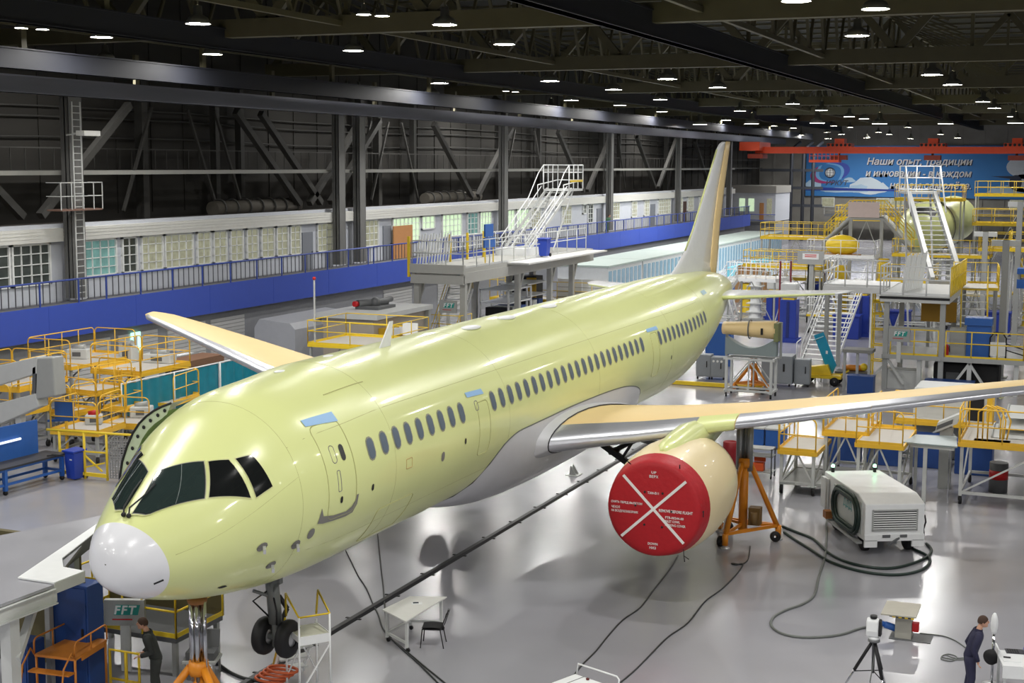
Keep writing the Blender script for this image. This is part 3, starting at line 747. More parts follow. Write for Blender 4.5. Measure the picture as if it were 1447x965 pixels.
# ------------------------------------------------------------------ floor channel and cables
ch = root('cable_ramp', 'long black cable ramp running along the floor beside the fuselage', 'cable ramp', (-.9, 3.0, 0))
m = MB(); m.prism([(-.13,0,0),(-.06,0,.05),(.06,0,.05),(.13,0,0)], (0, 38, 0)); m.build('ramp_body', mat('black ramp rubber', srgb(28,28,32), .5), ch)
for i in range(19): MB().box(-.2, 1+2*i, 0, .2, 1.06+2*i, .02).build('clamp_bar', BLK, ch)
def cable(name, label, pix, r, m_, z=None, cat='cable', group=None, extra=None):
    P = [at(x, y, r) for x, y in pix]
    # smooth the run
    Q = []
    for i in range(len(P)-1):
        p0, p1, p2, p3 = P[max(0,i-1)], P[i], P[i+1], P[min(len(P)-1,i+2)]
        for k in range(5):
            t = k/5; Q.append(.5*((2*p1)+(p2-p0)*t+(2*p0-5*p1+4*p2-p3)*t*t+(3*p1-p0-3*p2+p3)*t**3))
    Q.append(P[-1])
    if extra: Q = Q+[Vector(e) for e in extra]
    return tag(MB().tube(Q, r, 7).build(name, m_), label, cat, group)
CBL = mat('dark cable sheath', srgb(44, 46, 46), .5); CBG = mat('grey cable sheath', srgb(110, 114, 110), .5)
HOS = mat('dark green hose', srgb(30, 48, 42), .45)
cable('cable', 'thin black cable from the fuselage past the white table to the bottom edge', [(489,778),(497,795),(507,815),(518,832),(528,856),(534,868),(541,888),(553,903),(572,918),(598,940),(635,970)], .018, CBL)
cable('cable', 'thin black cable dropping behind the white table corner', [(534,754),(537,790),(541,824),(543,848),(545,870),(549,896),(566,915),(592,938),(626,972)], .018, CBL)
cable('cable', 'black cable running from the engine cover down to the white cart', [(958,785),(945,806),(925,832),(905,858),(880,876),(858,900),(842,920),(822,940),(805,962),(790,980)], .018, CBL)
cable('cable', 'black cable running from the wing jack to the bottom edge', [(1060,772),(1057,790),(1048,797),(1034,796),(1040,798),(1050,797),(1040,812),(1020,832),(996,850),(972,880),(944,900),(920,924),(896,948),(872,968)], .018, CBL)
cable('cable', 'grey cable curling from the white power unit to the laser tracker', [(1171,727),(1168,740),(1168,765),(1165,790),(1157,815),(1151,840),(1135,853),(1110,862),(1093,872),(1090,884),(1105,895),(1130,900),(1160,900),(1190,896),(1215,888),(1243,883),(1262,886)], .03, CBG)
cable('cable', 'thin grey cable from the floor pedestal towards the man', [(1300,895),(1330,898),(1348,904),(1362,913),(1372,922)], .015, CBG)
cable('cable', 'thin grey cable coiled on the floor beside the man', [(1372,928),(1350,930),(1335,925),(1330,931),(1345,934),(1352,928),(1340,924),(1331,928),(1350,932),(1370,932),(1366,938),(1375,945)], .013, CBG)
cable('hose', 'outer dark green hose looping on the floor before the white power unit', [(1108,752),(1124,763),(1145,776),(1170,792),(1200,803),(1235,810),(1270,812),(1300,806),(1314,795),(1310,785),(1296,778),(1288,774)], .04, HOS, cat='hose')
cable('hose', 'inner dark green hose looping on the floor before the white power unit', [(1106,744),(1126,752),(1150,762),(1172,782),(1200,795),(1235,802),(1265,802),(1295,794),(1312,785),(1316,776),(1309,768)], .04, HOS, cat='hose')
cable('hose', 'black hose on the floor between the nose jack and step ladder', [(305,935),(318,945),(330,952),(345,958),(362,961),(380,964),(392,962)], .035, CBL, cat='hose')
# ------------------------------------------------------------------ ground power unit
g = root('ground_power_unit', 'white wheeled ground power unit with louvred front and coiled hose', 'power unit', (9.36, 20.44, 0), radians(28.5))
m = MB(); prof = [(0,.42),(0,1.46),(.62,1.63),(3.55,1.63),(3.55,.42)]
m.prism([(0, y, z) for y, z in prof], (1.7, 0, 0)); m.build('body', WHT, g, bevel=.03)
m = MB(); m.box(.0,-.03,.25,.36,.05,.45); m.box(1.36,-.03,.25,1.7,.05,.45); m.box(0,-.03,.42,1.7,.02,.6); m.build('bumper', WHT, g)
m = MB(); m.box(.2,-.03,.7,1.5,.01,.74); m.box(.2,-.03,1.26,1.5,.01,1.3); m.box(.2,-.03,.7,.24,.01,1.3); m.box(1.46,-.03,.7,1.5,.01,1.3)
gf = m.build('louvre_frame', GRY, g)
MB().box(.24,-.012,.74,1.46,-.004,1.26).build('louvre_recess', BLK, gf)
m = MB()
for i in range(8): z = .76+i*.063; m.prism([(.24,-.03,z),(.24,-.01,z+.03),(.24,-.005,z+.025),(.24,-.025,z-.008)], (1.22,0,0))
m.build('louvre_slats', LGR, gf)
m = MB(); m.box(-.02,.25,.55,0,2.6,1.45); sp = m.build('side_panel', mat('pale side panel', srgb(190,194,190), .4), g)
text('lettering', 'ДДД', .3, mat('teal lettering', srgb(70,150,150), .5), sp, frame((-.026,1.75,1.05), (0,-1,0), (0,0,1)), ext=.002)
def race(cx, cz, L, Hh, n=8):
    r = Hh/2; p = []
    for i in range(n+1): a = -pi/2+pi*i/n; p.append((cx+L/2-r+r*cos(a), cz+r*sin(a)))
    for i in range(n+1): a = pi/2+pi*i/n; p.append((cx-L/2+r+r*cos(a), cz+r*sin(a)))
    return p
for k in range(3):
    MB().tube([(-.07-.05*(k % 2), y, z) for y, z in race(1.4, .98, 2.2-.16*k, 1.1-.16*k)], .05, 7, True).build('coiled_hose', HOS, g)
m = MB(); m.bar((-.03,.3,.3),(-.03,3.0,.3), .16, .06); m.build('side_step', GRY, g)
for y in (.6, 2.9):
    for x in (.22, 1.48): MB().lathe([(-.11,.05),(-.11,.26),(-.07,.31),(.07,.31),(.11,.26),(.11,.05)], (x, y, .31), (1,0,0), 20).build('wheel', BLK, g)
m = MB(); m.bar((.85,-.1,.4),(.85,.4,.4), .08); m.bar((.6,-.22,.36),(.98,-.02,.5), .05); m.box(.5,-.05,.52,.72,-.03,.6); m.box(1.0,-.05,.52,1.2,-.03,.6); m.build('tow_hitch', DGR, g)
m = MB(); m.box(-.12,3.05,.6,-.02,3.5,1.5); m.bar((-.14,3.0,.5),(-.14,3.0,1.55), .03); m.bar((-.14,2.75,.7),(-.14,2.75,1.55), .03); m.build('control_box', LGR, g)
MB().cbox((-.12,2.8,.5),(.2,.28,.22)).build('cable_plug', mat('brown plug', srgb(150,96,44), .5), g)
for x, y in ((.2,3.4), (1.45,3.3)):
    b = MB().cyl((x,y,1.63),(x,y,1.78), .05).build('beacon', BLK, g)
    MB().ball((x,y,1.81), .055, 10).build('beacon_lens', mat('green beacon lens', srgb(120,255,160), .3, emit=6., noise=0), b)
m = MB(); m.tube([(1.74,.1,1.1),(1.78,.1,.9),(1.74,.15,.7),(1.78,.2,.5)], .025, 5); m.tube([(1.72,.3,1.5),(1.74,.25,1.2),(1.76,.2,.9)], .02, 5); m.build('side_cables', BLK, g)
# ------------------------------------------------------------------ floor pedestal, tracker and its tripod
q = [at(1253.5,850,.62), at(1302,855.3,.62), at(1294.8,874,.6), at(1244.5,868.8,.6)]
pb = at(1276, 902, 0); pb.y += .15
pd = root('service_pedestal', 'grey floor service pedestal with raised hatch plate', 'pedestal', pb)
MB().box(-.18,-.2,0,.18,.2,.6).build('column', mat('pedestal paint', srgb(172,170,160), .5), pd)
MB().prism([v-pb for v in q], (0,0,.03)).build('hatch_plate', mat('hatch plate steel', srgb(178,174,160), .5, noise=.12), pd)
hz = MB(); a, b = q[3]-pb+Vector((.18,.08,-.02)), q[2]-pb+Vector((-.05,.03,-.02))
for i in range(8):
    if i % 2: hz.bar(a.lerp(b, i/8), a.lerp(b, (i+1)/8), .03, .05)
hz.build('hazard_stripe', YEL, pd)
MB().bar(a+Vector((0,.03,0)), b+Vector((0,.03,0)), .03, .05).build('hazard_edge', BLK, pd)
MB().box(-.3,-.3,0,.62,.3,.012).build('pit_opening', DGR, pd)
MB().cbox((.26,-.05,.28),(.14,.16,.2)).build('socket', RED, pd)
o = MB().cyl(pb+Vector((-.7,-.05,.3)), pb+Vector((-.4,-.1,.26)), .06).cyl(pb+Vector((-.42,-.1,.26)), pb+Vector((-.18,-.1,.2)), .08)
tag(o.build('power_plug', BLU), 'blue and black power plug at the side of the floor pedestal', 'plug')
tb = at(1232, 984, 0)
tr = root('tripod', 'black and chrome surveying tripod standing on the floor', 'tripod', tb)
ap = 1.14
for i, (x, y) in enumerate(((-.62,.12),(.36,-.42),(.2,.55))):
    l = MB(); l.tube([(.06*x,.06*y,ap),(x*.62,y*.62,ap*.42)], .034, 8); L = l.build('leg', BLK, tr)
    MB().tube([(x*.55,y*.55,ap*.48),(x,y,.03)], .02, 8).build('leg_tube', CHR, L)
    MB().lathe([(0,0),(0,.05),(.04,.04),(.06,.02)], (x,y,0), (0,0,1), 10).build('foot', BLK, L)
m = MB()
for x, y in ((-.62,.12),(.36,-.42),(.2,.55)): m.tube([(0,0,.55),(x*.6,y*.6,.46)], .012, 5)
m.build('spreader', BLK, tr)
MB().lathe([(.5,0),(.5,.03),(ap,.035),(ap+.02,.12),(ap+.06,.12),(ap+.06,0)], (0,0,0), (0,0,1), 16).build('head', DGR, tr)
MB().tube([(.05,0,ap-.1),(.02,-.1,.75),(-.03,-.12,.35),(.05,-.15,.12),(.22,-.1,.1),(.25,0,.3)], .012, 5).build('cable', CBG, tr)
tk = root('laser_tracker', 'white laser tracker with black face on the tripod', 'instrument', tb+Vector((0,0,ap+.06)))
MB().lathe([(0,0),(0,.1),(.05,.11),(.08,.07)], (0,0,0), (0,0,1), 18).build('base', WHT, tk)
m = MB(); m.prism([(-.15,-.1,.07),(-.15,.1,.07),(-.15,.13,.2),(-.15,.1,.4),(-.15,0,.46),(-.15,-.1,.4),(-.15,-.13,.2)], (.24,0,0)); m.build('housing', WHT, tk, bevel=.03)
MB().prism([(.091,-.08,.1),(.091,.08,.1),(.091,.1,.22),(.091,.06,.4),(.091,0,.44),(.091,-.06,.4),(.091,-.1,.22)], (.05,0,0)).build('face_panel', BLK, tk)
MB().cyl((-.02,0,.44),(-.02,0,.5), .07).build('cap', BLK, tk)
# ------------------------------------------------------------------ table and chair by the cable ramp
TT_ = [Vector((.5,8.85,0)), Vector((.62,9.98,0)), Vector((1.42,10.3,0)), Vector((1.37,8.3,0))]
tc_ = Vector((1.0, 9.3, 0))
t = root('work_table', 'white topped wheeled table beside the black cable ramp', 'table', tc_)
MB().prism([v-tc_+Vector((0,0,.725)) for v in TT_], (0,0,.03)).build('tabletop', mat('white laminate', srgb(224,224,220), .4), t)
ins = [v-tc_+(tc_-v)*.16 for v in TT_]
for v in ins:
    L = MB().bar(v+Vector((0,0,.1)), v+Vector((0,0,.725)), .06).build('leg', LGR, t)
    w = MB(); w.lathe([(-.02,.02),(-.02,.05),(.02,.05),(.02,.02)], v+Vector((.03,0,.05)), (.3,1,0), 14); w.build('castor', BLK, L)
m = MB()
for a, b in ((0,3),(1,2),(0,1)): m.bar(ins[a]+Vector((0,0,.2)), ins[b]+Vector((0,0,.2)), .05)
m.build('frame', LGR, t)
bk = MB().cbox((0,0,.003),(.24,.17,.006), .5).build('booklet', WHT); bk.location = (1.02, 9.55, .756)
tag(bk, 'small printed booklet lying on the white wheeled table', 'booklet')
MB().cbox((-.04,.02,.007),(.13,.1,.002), .5).build('cover_print', mat('dark print', srgb(40,50,60), .5), bk)
c = root('chair', 'black stackable chair at the white wheeled table', 'chair', (1.62, 9.12, 0), radians(198))
fab = mat('black fabric', srgb(38, 38, 40), .85)
rows = [[(x, -.22+.44*j/6, .45+.02*cos(x*7)-.015*cos(pi*(j/6-.5))) for j in range(7)] for x in [-.22+.44*i/6 for i in range(7)]]
MB().grid(rows).grid([[(x, y, z-.045) for x, y, z in r] for r in rows]).build('seat', fab, c)
rows = [[(-.235-.10*i/5-.02*cos(pi*(j/6-.5)), -.21+.42*j/6, .5+.3*i/5) for j in range(7)] for i in range(6)]
MB().grid(rows).grid([[(x-.035, y, z) for x, y, z in r] for r in rows]).build('backrest', fab, c)
for sy in (-1, 1):
    MB().tube([(.2,sy*.22,.42),(.24,sy*.24,0)], .013, 6).build('leg', BLK, c); MB().tube([(-.2,sy*.22,.42),(-.28,sy*.24,0)], .013, 6).build('leg', BLK, c)
MB().tube([(.2,.22,.42),(.2,-.22,.42),(-.2,-.22,.42),(-.34,-.2,.75)], .012, 6).tube([(.2,.22,.42),(-.2,.22,.42),(-.34,.2,.75)], .012, 6).build('frame', BLK, c)
# ------------------------------------------------------------------ white cart at the lower edge
q = [at(814,955,.82), at(828,953,.82), at(862,966,.82), at(850,975,.82)]
c0 = at(838,965,0); wc = root('service_cart', 'white cart with tube handle and red button at the bottom edge', 'cart', c0)
a = at(813,953,.8)-c0; b = at(872,973,.8)-c0; d = (b-a).normalized(); n_ = Vector((d.y,-d.x,0)); d.z = 0
m = MB(); P = [a, b, b+n_*.7, a+n_*.7]; m.prism([Vector((v.x,v.y,.2)) for v in P], (0,0,.62)); m.build('body', WHT, wc, bevel=.02)
MB().bar(Vector((a.x,a.y,.822))+d*.24, Vector((a.x,a.y,.822))+d*.24+n_*.7, .012, .008).build('lid_seam', DGR, wc)
MB().tube([Vector((a.x,a.y,.8))+d*.02-n_*.02, Vector((a.x,a.y,1.0))-n_*.08, Vector((b.x,b.y,1.0))-n_*.08-d*.08, Vector((b.x,b.y,.96))-n_*.06, Vector((b.x,b.y,.8))-n_*.02], .018, 7).build('handle', WHT, wc)
MB().lathe([(0,.03),(.03,.035),(.05,.0)], Vector((a.x,a.y,.82))+d*.4+n_*.09, (0,0,1), 12).build('stop_button', mat('dark red button', srgb(90,20,20), .4), wc)
for k in (.1, .9):
    for s in (.1, .6): MB().lathe([(-.03,.02),(-.03,.1),(.03,.1),(.03,.02)], Vector((a.x,a.y,.1)).lerp(Vector((b.x,b.y,.1)), k)+n_*s, d, 12).build('castor', BLK, wc)
# ------------------------------------------------------------------ table with laptop, white scanner stand
zt = .86; A, B = at(1409,912,zt), at(1408,938,zt); ux = Vector((.965,.26,0)); uy = Vector((-.26,.965,0))
o0 = at(1417,940,zt); o0.z = 0
tb2 = root('laptop_table', 'white table carrying the laptop beside the man', 'table', o0, radians(12))
MB().box(0,0,zt-.04,1.3,.95,zt).build('tabletop', WHT, tb2, bevel=.008)
MB().box(.0,-.02,zt-.26,1.3,.0,zt).build('front_apron', WHT, tb2)
MB().box(-.02,.5,zt,.01,.95,zt+.14).build('edge_guard', WHT, tb2)
for x, y in ((.06,.06),(1.24,.06),(.06,.89),(1.24,.89)): MB().box(x-.025,y-.025,0,x+.025,y+.025,zt-.04).build('leg', LGR, tb2)
lp = root('laptop', 'open dark laptop on the white table', 'laptop', at(1434,921,zt), radians(12))
DKP = mat('dark laptop plastic', srgb(52, 52, 60), .4)
MB().box(-.18,-.13,0,.18,.13,.018).build('keyboard_base', DKP, lp)
m = MB(); m.prism([(.185,-.17,.015),(.185,.17,.015),(.265,.17,.25),(.265,-.17,.25)], (.012,0,0)); sc_ = m.build('screen', DKP, lp)
MB().prism([(.183,-.155,.03),(.183,.155,.03),(.258,.155,.235),(.258,-.155,.235)], (.001,0,0)).build('display', mat('dim display', srgb(86,84,130), .2, emit=.25), sc_)
m = MB()
for i in range(5):
    for j in range(10): m.cbox((-.1+i*.045-.03, -.11+j*.024, .02), (.036,.02,.004))
m.build('keys', BLK, lp)
ph = MB().box(-.07,-.035,0,.07,.035,.012).build('handset', BLK); ph.location = at(1423,929,zt+.001); ph.rotation_euler = (0,0,.1)
tag(ph, 'black handset lying before the laptop', 'handset')
kb = MB().cbox((0,0,.01),(.34,.14,.02)).build('notepad', WHT); kb.location = at(1430,934,zt+.001); kb.rotation_euler = (0,0,.2)
tag(kb, 'white notepad at the front of the laptop table', 'notepad')
sb = at(1401, 968, 0)
sd = root('scanner_stand', 'slim chrome stand with a white capsule head beside the man', 'stand', sb)
MB().lathe([(0,0),(0,.2),(.03,.2),(.06,.03)], (0,0,0), (0,0,1), 20).build('base', ALU, sd)
MB().cyl((0,0,.05),(0,0,1.1), .028).build('pole', CHR, sd)
MB().ball((0,0,1.32), .075, 16, (1,1,3.2)).build('head', WHT, sd)
MB().lathe([(-.04,0),(-.04,.16),(.04,.16),(.04,0)], (-.03,-.05,.62), (.5,1,0), 20).build('reel', BLK, sd)
# ------------------------------------------------------------------ white step ladder under the nose
A = at(424,992,0); B = at(467,984,0); d = (B-A).normalized(); n_ = Vector((-d.y, d.x, 0)); Wd = (B-A).length
st = root('step_ladder', 'white platform step ladder with yellow handrails at the nose wheel', 'step ladder', A, atan2(d.y, d.x))
zp = 1.32; zr = 1.74; D = .75
for x, y in ((0,0),(Wd,0),(0,D),(Wd,D)): MB().tube([(x,y,.0),(x,y,zr if y == 0 else zp+.1)], .022, 6).build('leg', WHT, st)
MB().box(0,0,zp-.02,Wd,D,zp).build('platform', mat('pale ladder tread', srgb(206,206,190), .6), st)
m = MB(); m.box(0,-.012,zp-.16,Wd,0,zp+.02); m.box(-.012,0,zp-.1,0,D,zp+.02); m.box(Wd,0,zp-.1,Wd+.012,D,zp+.02); m.build('fascia', WHT, st)
m = MB(); m.bar((0,0,.15),(Wd,0,zp-.2), .03); m.bar((Wd*.15,0,zp-.2),(Wd*.98,D,.3), .025); m.bar((0,0,zp-.2),(0,D,.3), .025); m.build('cross_brace', WHT, st)
m = MB(); m.tube([(0,D,zp+.25),(-.03,D*.9,zr+.32),(0,0,zr),(Wd,0,zr),(Wd,D*.85,zr+.3),(Wd,D,zp+.2)], .024, 6); m.build('handrail', YEL, st)
m = MB(); m.tube([(-.02,D,zp+.2),(-.02,D+.5,.75),(-.02,D+.9,.1)], .024, 6); m.build('stair_rail', YEL, st)
for i in range(4): z = zp-.27*(i+1); MB().box(0,D+.18*(i),z-.03,Wd,D+.18*i+.24,z).build('tread', LGR, st)
m = MB(); m.bar((0,D,zp),(0,D+.85,.05), .03, .1); m.bar((Wd,D,zp),(Wd,D+.85,.05), .03, .1); m.build('stringers', WHT, st)
# orange hose reel bits behind the ladder
o = MB(); cc = at(382, 962, .1)
for k in range(4): o.tube([cc+Vector((.34*cos(a)+.1*k, .2*sin(a), .08*k+.05)) for a in [2*pi*i/16 for i in range(16)]], .03, 6, True)
tag(o.build('air_hose', mat('orange hose', srgb(206,96,50), .5)), 'orange air hose coiled behind the white step ladder', 'hose')
# ------------------------------------------------------------------ nose docking platform
zd = 2.9
nd = root('docking_platform', 'grey steel docking platform reaching to the white radome', 'platform', (-4.2, 1.6, 0)); N0 = Vector((-4.2,1.6,0))
P = [at(-60,876,zd), at(76,826,zd), at(89,804,zd), at(137,743,zd), at(150,727,zd), at(-60,768,zd)]
MB().prism([v-N0-Vector((0,0,.06)) for v in P], (0,0,.06)).build('deck', FLOOR, nd)
a, b = P[0]-N0, P[1]-N0; dd = (b-a).normalized(); nn = Vector((dd.y,-dd.x,0))
m = MB(); m.bar(a+Vector((0,0,-.08))+nn*.02, b+Vector((0,0,-.08))+nn*.02, .1, .02); m.bar(a+Vector((0,0,-.34))+nn*.03, b+Vector((0,0,-.34))+nn*.03, .14, .025); m.bar(a+Vector((0,0,-.2)), b+Vector((0,0,-.2)), .015, .26); m.bar(b+Vector((0,0,-.34)), b+Vector((0,0,-.06)), .02, .14)
m.build('edge_beam', LGR, nd)
Q = [(25.2,817.8),(136.2,742.2),(132.5,755.3),(87.7,790.7),(89.6,802.9),(119.4,808.5),(76.5,825.3)]
Q = [at(x,y,zd+.01)-N0 for x, y in Q]
m = MB(); m.prism([v for v in Q], (0,0,.03)); fp = m.build('flap_plate', WHT, nd, label='white hinged flap plate cut out for the nose')
m = MB()
for i, j in ((2,3),(3,4),(4,5)): m.bar(Q[i]-Vector((0,0,.1)), Q[j]-Vector((0,0,.1)), .03, .24)
m.build('flap_rim', DGR, fp)
MB().bar(Q[5]-Vector((0,0,.09)), Q[6]-Vector((0,0,.09)), .02, .2).build('flap_skirt', LGR, fp)
pp = at(13, 872, 2.55)-N0
MB().bar((pp.x,pp.y,0), (pp.x,pp.y,2.6), .24, .24).build('post', LGR, nd)
p2 = at(70,838,2.58)-N0; p2 = Vector((p2.x-.18,p2.y-.12,2.56)); MB().bar((pp.x+.1,pp.y+.03,1.75), p2, .14, .14).build('knee_brace', LGR, nd)
p3 = at(70,890,3.4,1)-N0; MB().bar((p3.x,1.8,0), (p3.x,1.8,2.8), .12, .12).build('post', GRY, nd)
for x in (-.4, -2.6): MB().box(x,2.9,0,x+.16,3.06,2.84).build('post', GRY, nd)
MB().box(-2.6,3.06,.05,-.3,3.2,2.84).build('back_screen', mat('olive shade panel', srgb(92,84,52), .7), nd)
MB().bar(P[0]-N0+Vector((.35,.1,.04)), P[0]-N0+Vector((.55,.12,.04)), .06, .05).build('edge_marker', YEL, nd)
# blue cabinets under the flap, lower service platform with FFT panel
y0 = 3.55
def cab(px0, px1, y, z0, z1, dp, label, name='cabinet'):
    x0, x1 = at(px0, 900, y, 1).x, at(px1, 900, y, 1).x
    c = root(name, label, 'cabinet', ((x0+x1)/2, y+dp/2, z0)); w = x1-x0
    MB().box(-w/2,-dp/2,0,w/2,dp/2,z1-z0).build('body', NAV, c, bevel=.02)
    MB().box(-w/2+.04,-dp/2-.02,.06,w/2-.04,-dp/2,z1-z0-.06).build('door', NAV, c)
    MB().box(w/2-.14,-dp/2-.05,(z1-z0)*.55,w/2-.1,-dp/2-.02,(z1-z0)*.55+.16).build('handle', BLK, c)
    return c
cab(74, 125, 3.5, 0, 2.3, .5, 'tall navy blue cabinet under the white flap plate')
cab(10, 38, 2.6, 0, 1.3, .5, 'low navy blue cabinet at the foot of the docking post')
def fft_panel(loc, rz, w=1.0, h=.62, tilt=0., label=''):
    r = root('control_console', label, 'control console', loc, rz)
    MB().box(-w/2,0,0,w/2,.14,h).build('housing', GRY, r)
    m = MB(); m.prism([(-w*.26,-.006,h*.42),(w*.34,-.006,h*.42),(w*.40,-.006,h*.82),(-w*.20,-.006,h*.82)], (0,.005,0)); m.build('sign_plate', mat('teal sign', srgb(40,150,140), .5), r)
    text('lettering', 'FFT', h*.47, WHT, r, frame((-w*.26,-.008,h*.46), (1,0,0), (0,0,1)), shear=.2, ext=.003, bold=.008, spacing=1.2)
    MB().box(-w*.3,-.004,h*.22,w*.2,0,h*.27).build('warning_strip', RED, r)
    MB().box(-.1,.02,-1.0,.1,.12,0).build('pedestal', LGR, r)
    return r
f = at(176, 884, 4.9, 1); fft_panel((f.x, 4.9, f.z), radians(22), .85, .55, label='grey FFT control panel in the shade under the nose')
lo = root('lower_platform', 'low steel platform with yellow rails in the shade under the nose', 'platform', (f.x, 5.6, 0))
MB().box(-1.9,-.5,.75,1.15,1.2,.85).build('deck', DGR, lo)
for x, y in ((-1.8,-.4),(1.05,-.4),(-1.8,1.1),(1.05,1.1)): MB().box(x-.05,y-.05,0,x+.05,y+.05,.75).build('leg', GRY, lo)
rail_mb((-1.9,-.5,.85),(-.2,-.5,.85), 1.05, 'post', .85).build('guard_rail', YEL, lo)
rail_mb((.3,-.5,.85),(1.15,-.5,.85), 1.05, 'post', .85).build('guard_rail', YEL, lo)
rail_mb((1.15,-.5,.85),(1.15,1.2,.85), 1.05, 'post', .85).build('guard_rail', YEL, lo)
rail_mb((-1.9,-.5,.85),(-1.9,1.2,.85), 1.05, 'post', .6).build('guard_rail', YEL, lo)
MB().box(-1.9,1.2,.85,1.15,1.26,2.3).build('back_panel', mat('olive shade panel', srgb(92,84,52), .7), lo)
# orange step platform below
q = [at(48.5,924,1.15), at(100.6,898.8,1.15), at(151,903,1.15), at(106,931,1.15)]
s0 = (q[0]+q[1]+q[2]+q[3])/4; s0.z = 0
os_ = root('step_platform', 'orange steel step platform beside the docking post', 'step platform', s0)
loc = [v-s0 for v in q]
DO_ = mat('worn orange paint', srgb(206, 128, 44), .5, noise=.15)
MB().prism([v-Vector((0,0,.05)) for v in loc], (0,0,.05)).build('deck', DO_, os_)
for v in loc: MB().tube([Vector((v.x*.95,v.y*.95,0)), Vector((v.x*.95,v.y*.95,1.12))], .025, 6).build('leg', DO_, os_)
for a, b in ((loc[0],loc[1]),(loc[3],loc[2])): MB().tube(hoop(a, b, .32, .1), .018, 6).tube([(a+b)/2, (a+b)/2+Vector((0,0,.32))], .015, 5).build('side_rail', DO_, os_)
MB().bar(loc[3].lerp(loc[2], .2)-Vector((0,0,.06)), loc[3].lerp(loc[2], .9)-Vector((0,0,.06)), .02, .12).build('side_plate', DO_, os_)
e = (loc[0]-loc[1]).normalized()
for v in (loc[0], loc[3]): MB().tube([v+Vector((0,0,.0)), v+e*.1+Vector((0,0,.15)), v+e*.35+Vector((0,0,-.1)), v+e*.55+Vector((0,0,-1.1))], .02, 6).build('stair_rail', DO_, os_)
for i in range(3):
    z = -.28*(i+1); o1, o2 = loc[0]+e*(.12+.16*i), loc[3]+e*(.12+.16*i)
    MB().bar(o1+Vector((0,0,z)), o2+Vector((0,0,z)), .2, .03).build('tread', DO_, os_)
# yellow gate beside it
ga, gb = at(152,966,3.6,1), at(193,975,3.6,1)
gr = root('safety_gate', 'yellow tube gate between step platform and worker', 'gate', (ga.x, 3.7, 0)); L = gb.x-ga.x
m = MB(); m.tube([(0,0,.05),(0,0,1.0),(L,0,1.0),(L,0,.3)], .03, 6); m.tube([(0,0,.4),(L,0,.4)], .025, 6); m.build('gate_frame', YEL, gr)
MB().tube([(L*.55,0,0),(L*.55,0,1.0)], .035, 6).build('gate_post', YEL, gr)
# case on a low trolley near the worker
cb = at(250, 975, 0); ct_ = root('case_trolley', 'low grey trolley near the nose jack', 'trolley', cb+Vector((0,.9,0)), radians(20))
MB().box(-.35,-.3,.35,.35,.3,.4).build('tray', LGR, ct_)
for x in (-.3,.3):
    for y in (-.25,.25): MB().box(x-.02,y-.02,0,x+.02,y+.02,.35).build('leg', GRY, ct_)
ec = root('equipment_case', 'open dark grey equipment case on the low trolley', 'case', cb+Vector((0,.9,.4)), radians(20))
MB().box(-.3,-.2,0,.3,.2,.16).build('tray', DGR, ec); MB().prism([(-.3,.2,.16),(.3,.2,.16),(.3,.34,.5),(-.3,.34,.5)], (0,.05,0)).build('lid', DGR, ec)
# ------------------------------------------------------------------ work platforms
def platform(label, loc, rz, Lx, Ly, z, sides='fblr', style='hoop', rail=YEL, deck=DECK, leg=GRY, group=None, name='work_platform', castors=True, h=1.1, base=True, deckth=.1, cat='platform', toe=True, step=1.2, edge=None):
    """railed platform, origin at floor centre, +y to the back"""
    r = root(name, label, cat, (loc[0], loc[1], 0), rz, group)
    hx, hy = Lx/2, Ly/2
    MB().box(-hx,-hy,z-deckth,hx,hy,z).build('deck', deck, r)
    m = MB(); w = .09
    for a, b in (((-hx,-hy),(hx,-hy)),((hx,-hy),(hx,hy)),((hx,hy),(-hx,hy)),((-hx,hy),(-hx,-hy))):
        m.bar((a[0],a[1],z-deckth/2), (b[0],b[1],z-deckth/2), .05, deckth+.04)
    m.build('deck_edge', edge or rail, r)
    S_ = {'f': ((-hx,-hy,z),(hx,-hy,z)), 'b': ((-hx,hy,z),(hx,hy,z)), 'l': ((-hx,-hy,z),(-hx,hy,z)), 'r': ((hx,-hy,z),(hx,hy,z))}
    for s in sides: rail_mb(S_[s][0], S_[s][1], h, style, step, toe=toe).build('guard_rail', rail, r)
    zb = .28 if castors else 0
    for sx in (-1, 1):
        for sy in (-1, 1):
            x, y = sx*(hx-.1), sy*(hy-.1)
            L = MB().box(x-.05,y-.05,zb,x+.05,y+.05,z-deckth).build('leg', leg, r)
            if castors:
                MB().lathe([(-.04,.03),(-.04,.13),(.04,.13),(.04,.03)], (x,y,.14), (1,.3,0), 12).build('castor', BLK, L)
    m = MB(); zz = zb+.1
    if z > .8:
        if base:
            for a, b in (((-hx+.1,-hy+.1),(hx-.1,-hy+.1)),((hx-.1,-hy+.1),(hx-.1,hy-.1)),((hx-.1,hy-.1),(-hx+.1,hy-.1)),((-hx+.1,hy-.1),(-hx+.1,-hy+.1))):
                m.bar((a[0],a[1],zz),(b[0],b[1],zz), .07, .09)
        m.bar((-hx+.1,-hy+.1,zz),(0,-hy+.1,z-deckth), .05); m.bar((hx-.1,-hy+.1,zz),(0,-hy+.1,z-deckth), .05)
        m.bar((hx-.1,-hy+.1,zz),(hx-.1,hy-.1,z-deckth), .05); m.bar((-hx+.1,-hy+.1,zz),(-hx+.1,hy-.1,z-deckth), .05)
        m.build('brace', leg, r)
    return r
